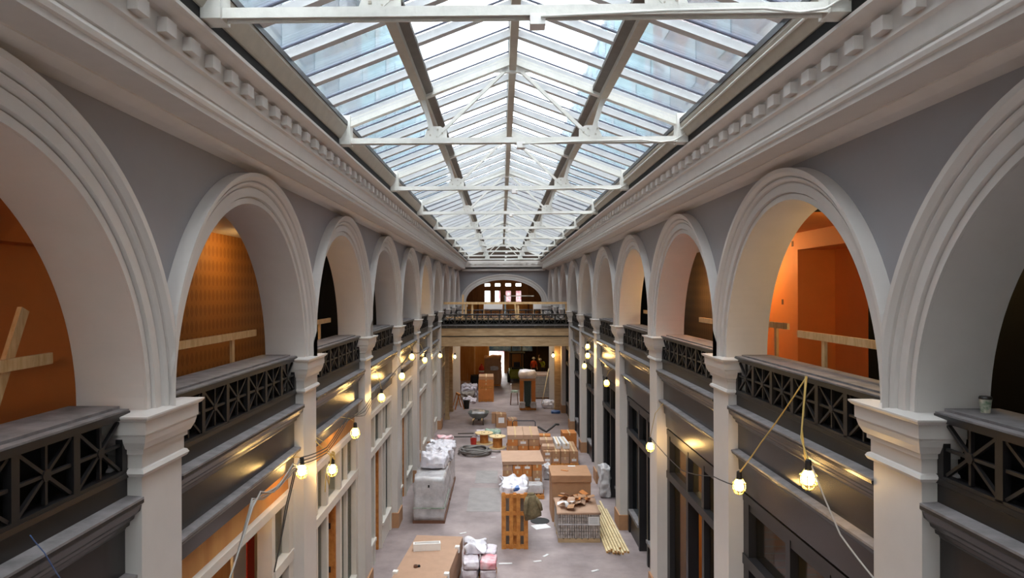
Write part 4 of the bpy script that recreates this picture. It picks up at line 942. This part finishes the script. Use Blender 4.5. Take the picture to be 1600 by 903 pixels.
for i in range(13):
    for y in (-.6, .6): B(-.5, .5, y-.03, y+.03, .19+i*.11, .21+i*.11).build('spacer', 'pallet_wood', t)
heap('plastic_heap', 'pile of white plastic sheeting before the right timber column', 2.72, 42.3, 0, .7, .9, .42, 'white_plastic', 101, .14)
heap('blue_sheet', 'small crumpled blue sheet on the floor by the right timber column', 3.0, 40.4, 0, .55, .5, .14, 'blue_tarp', 103, .05, 'tarp')
t = thing('leaning_pole', 'thin pale pole leaning on the right white column', 'pole', (2.35, 43.3, 0)); MB().tube([(0, 0, .02), (.46, .0, 2.3)], .03, 8).build('pole', 'pole_wood', t); MB().lathe([(.035, 0), (.035, .06)], 8).build('tip', 'iron', t)
t = thing('folding_seat', 'pale green seat on dark legs left of the framed crate', 'chair', (.62, 43.4, 0))
B(-.22, .22, -.22, .22, .78, .88).build('seat', 'bag_green', t); B(-.24, -.18, -.22, .22, .88, 1.3).build('backrest', 'bag_white', t)
for sx in (-1, 1):
    for sy in (-1, 1): MB().beam((sx*.18, sy*.18, .78), (sx*.24, sy*.22, 0), .05, .05).build('leg', 'brown_wood', t)
# green forklift
t = thing('forklift', 'lime green forklift with a black mast at the far end', 'forklift', (1.05, 54.6, 0))
rs = []
for y, w_, zb, zt in ((-1.0, .50, .45, .9), (-.9, .62, .32, 1.05), (-.2, .66, .28, 1.12), (.5, .66, .28, 1.05), (1.1, .62, .34, .95), (1.25, .5, .45, .85)): rs.append([(-w_, y, zb), (w_, y, zb), (w_, y, zt-.1), (w_*.8, y, zt), (-w_*.8, y, zt), (-w_, y, zt-.1)])
MB().rings(rs).build('body', 'lime', t)
B(-.45, .45, -.85, .1, 1.06, 1.16).build('hood', 'black_rubber', t)
for sx in (-1, 1):
    B(sx*.42-.05, sx*.42+.05, 1.25, 1.4, .1, 2.9).build('mast_rail', 'black_rubber', t)
    B(sx*.3-.05, sx*.3+.05, 1.4, 2.3, .08, .13).build('fork', 'iron', t)
    for sy in (-.65, .8):
        wl = MB().lathe([(.14, -.11), (.32, -.11), (.36, -.06), (.36, .06), (.32, .11), (.14, .11)], 20); wl.xf(Matrix.Translation((sx*.66, sy, .36)) @ Matrix.Rotation(R(90), 4, 'Y')); wl.build('wheel', 'black_rubber', t)
    for sy in (-.6, .7): B(sx*.56-.035, sx*.56+.035, sy-.035, sy+.035, 1.0, 2.25).build('roof_post', 'black_rubber', t)
B(-.62, .62, -.7, .8, 2.25, 2.32).build('roof_guard', 'black_rubber', t); B(-.25, .25, -.1, .35, 1.1, 1.5).build('seat', 'navy', t); B(-.42, .42, 1.28, 1.36, 2.75, 2.9).build('cross_head', 'black_rubber', t)
t = thing('red_tank', 'red upright tank with a white band before the far plywood partition', 'tank', (-1.75, 53.6, 0)); MB().lathe([(.2, 0), (.22, .05), (.22, 1.15), (.15, 1.32), (.06, 1.4), (.06, 1.5)], 18).build('body', 'red_panel', t); MB().lathe([(.223, .85), (.223, 1.0)], 18).build('band', 'paper', t)
o = lump(.8, .9, .9, .1, 111, 7, 3, .25).build('dark_bag_pile', 'black_rubber', None, (-2.1, 51.5, 0)); tag(o, 'dark bin bag pile before the red tank', 'bag')
# floor litter
for i, (x, y, a, lab) in enumerate(((-.1, 18.05, .1, 'long white paper strip on the floor right of the sacks'), (1.0, 18.6, .9, 'small white scrap near the paver pallet'), (-1.35, 20.3, .5, 'pale scrap on the floor before the flat crate'), (.75, 18.2, .2, 'tiny white scrap below the standing pallet'), (-.55, 29.6, .3, 'pale paper scrap beside the hose coil'), (2.2, 17.6, .6, 'small pale scrap on the right foreground floor'))):
    o = lump(.22 if i else .36, .08, .012, .008, 120+i, 3, 9).build('paper_scrap', 'paper', None, (x, y, .001)); o.rotation_euler = (0, 0, a); tag(o, lab, 'scrap')

# ============================================================ PEOPLE
def person(label, loc, rz, joints, shirt, hat=True):
    """joints: dict of posed joint positions (local, feet at z=0)"""
    J = joints; names = list(J); idx = {n: i for i, n in enumerate(names)}
    rad = dict(pelvis=.15, chest=.165, waist=.135, neck=.055, head=.085, crown=.085, nose=.05, shl=.075, shr=.075, ell=.045, elr=.045, wrl=.032, wrr=.032, hal=.035, har=.035, hil=.10, hir=.10, knl=.065, knr=.065, anl=.045, anr=.045, tol=.04, tor=.04)
    E = [('pelvis', 'waist'), ('waist', 'chest'), ('chest', 'neck'), ('neck', 'head'), ('head', 'crown'), ('head', 'nose'), ('chest', 'shl'), ('chest', 'shr'), ('shl', 'ell'), ('shr', 'elr'), ('ell', 'wrl'), ('elr', 'wrr'), ('wrl', 'hal'), ('wrr', 'har'), ('pelvis', 'hil'), ('pelvis', 'hir'), ('hil', 'knl'), ('hir', 'knr'), ('knl', 'anl'), ('knr', 'anr'), ('anl', 'tol'), ('anr', 'tor')]
    me = bpy.data.meshes.new('skel'); me.from_pydata([J[n] for n in names], [(idx[a], idx[b]) for a, b in E], [])
    o = bpy.data.objects.new('skel', me); COL.objects.link(o)
    md = o.modifiers.new('s', 'SKIN'); sv = me.skin_vertices[0].data
    for n in names: sv[idx[n]].radius = (rad[n], rad[n]*(.72 if n in ('pelvis', 'chest', 'waist') else 1)); 
    sv[idx['pelvis']].use_root = True
    o.modifiers.new('ss', 'SUBSURF').levels = 1
    dg = bpy.context.evaluated_depsgraph_get(); em = bpy.data.meshes.new_from_object(o.evaluated_get(dg)); bpy.data.objects.remove(o)
    b = bmesh.new(); b.from_mesh(em)
    for side in ('l', 'r'):      # fingers and thumb
        w_, h = Vector(J['wr'+side]), Vector(J['ha'+side]); d = (h-w_).normalized(); sd = d.cross(Vector((.2, 1, .1))).normalized()
        fm = MB()
        for k, ln in enumerate((.07, .08, .085, .075)):
            p = h+sd*(k-1.5)*.02; fm.tube([p, p+d*ln*.5, p+d*ln*.9+Vector((0, -.02, 0))], .009, 5)
        p = w_.lerp(h, .5); fm.tube([p, p+sd*.05+d*.02, p+sd*.06+d*.06], .011, 5)
        vs = [b.verts.new(v) for v in fm.v]
        for f in fm.f: 
            try: b.faces.new([vs[i] for i in f])
            except ValueError: pass
    b.to_mesh(em); b.free()
    for m in (shirt, 'navy', 'skin', 'black_rubber'): em.materials.append(MATS[m])
    hip = J['pelvis'][2]-.02; nk = Vector(J['neck'])
    for p in em.polygons:
        c = p.center; p.use_smooth = True
        hd = min((c-Vector(J[q])).length for q in ('hal', 'har', 'wrl', 'wrr')) < .11
        p.material_index = 2 if (c-Vector(J['head'])).length < .21 and c.z > nk.z-.02 or hd else (3 if c.z < .10 else (1 if c.z < hip else 0))
    em.name = 'body'
    t = thing('person', label, 'person', loc, rz); place(em, 'body', None, t)
    hc = Vector(J['crown'])
    if hat:
        m = MB().lathe([(.15, 0), (.15, .012), (.125, .015), (.12, .07), (.085, .12), (.02, .14)], 16, tuple(hc+Vector((0, 0, -.01)))); m.sm = True; m.build('hard_hat', 'hat_white', t)
    return t
base = dict(pelvis=(0, 0, .95), waist=(0, 0, 1.1), chest=(0, 0, 1.32), neck=(0, 0, 1.5), head=(0, -.01, 1.6), crown=(0, 0, 1.68), nose=(0, -.08, 1.6), shl=(-.19, 0, 1.42), shr=(.19, 0, 1.42), ell=(-.26, 0, 1.14), elr=(.26, 0, 1.14), wrl=(-.25, -.1, .92), wrr=(.25, -.1, .92), hal=(-.25, -.13, .85), har=(.25, -.13, .85), hil=(-.1, 0, .88), hir=(.1, 0, .88), knl=(-.12, -.02, .48), knr=(.12, -.02, .48), anl=(-.13, 0, .07), anr=(.13, 0, .07), tol=(-.14, -.14, .04), tor=(.14, -.14, .04))
person('worker in an orange top standing behind the stack of grey boards', (2.45, 56.0, 0), .3, dict(base), 'orange_vest')
j2 = dict(base); j2.update(chest=(-.12, -.12, 1.28), neck=(-.2, -.22, 1.42), head=(-.25, -.28, 1.5), crown=(-.27, -.3, 1.58), nose=(-.27, -.36, 1.48), waist=(-.05, -.04, 1.1), shl=(-.30, -.16, 1.40), shr=(.06, -.16, 1.40), ell=(-.42, -.3, 1.6), wrl=(-.38, -.36, 1.84), hal=(-.36, -.38, 1.92), elr=(.12, -.32, 1.16), wrr=(0, -.5, 1.05), har=(-.04, -.55, 1.0))
person('worker in a yellow green top leaning with one arm raised beside the right column', (3.25, 56.3, 0), 0, j2, 'lime_vest')
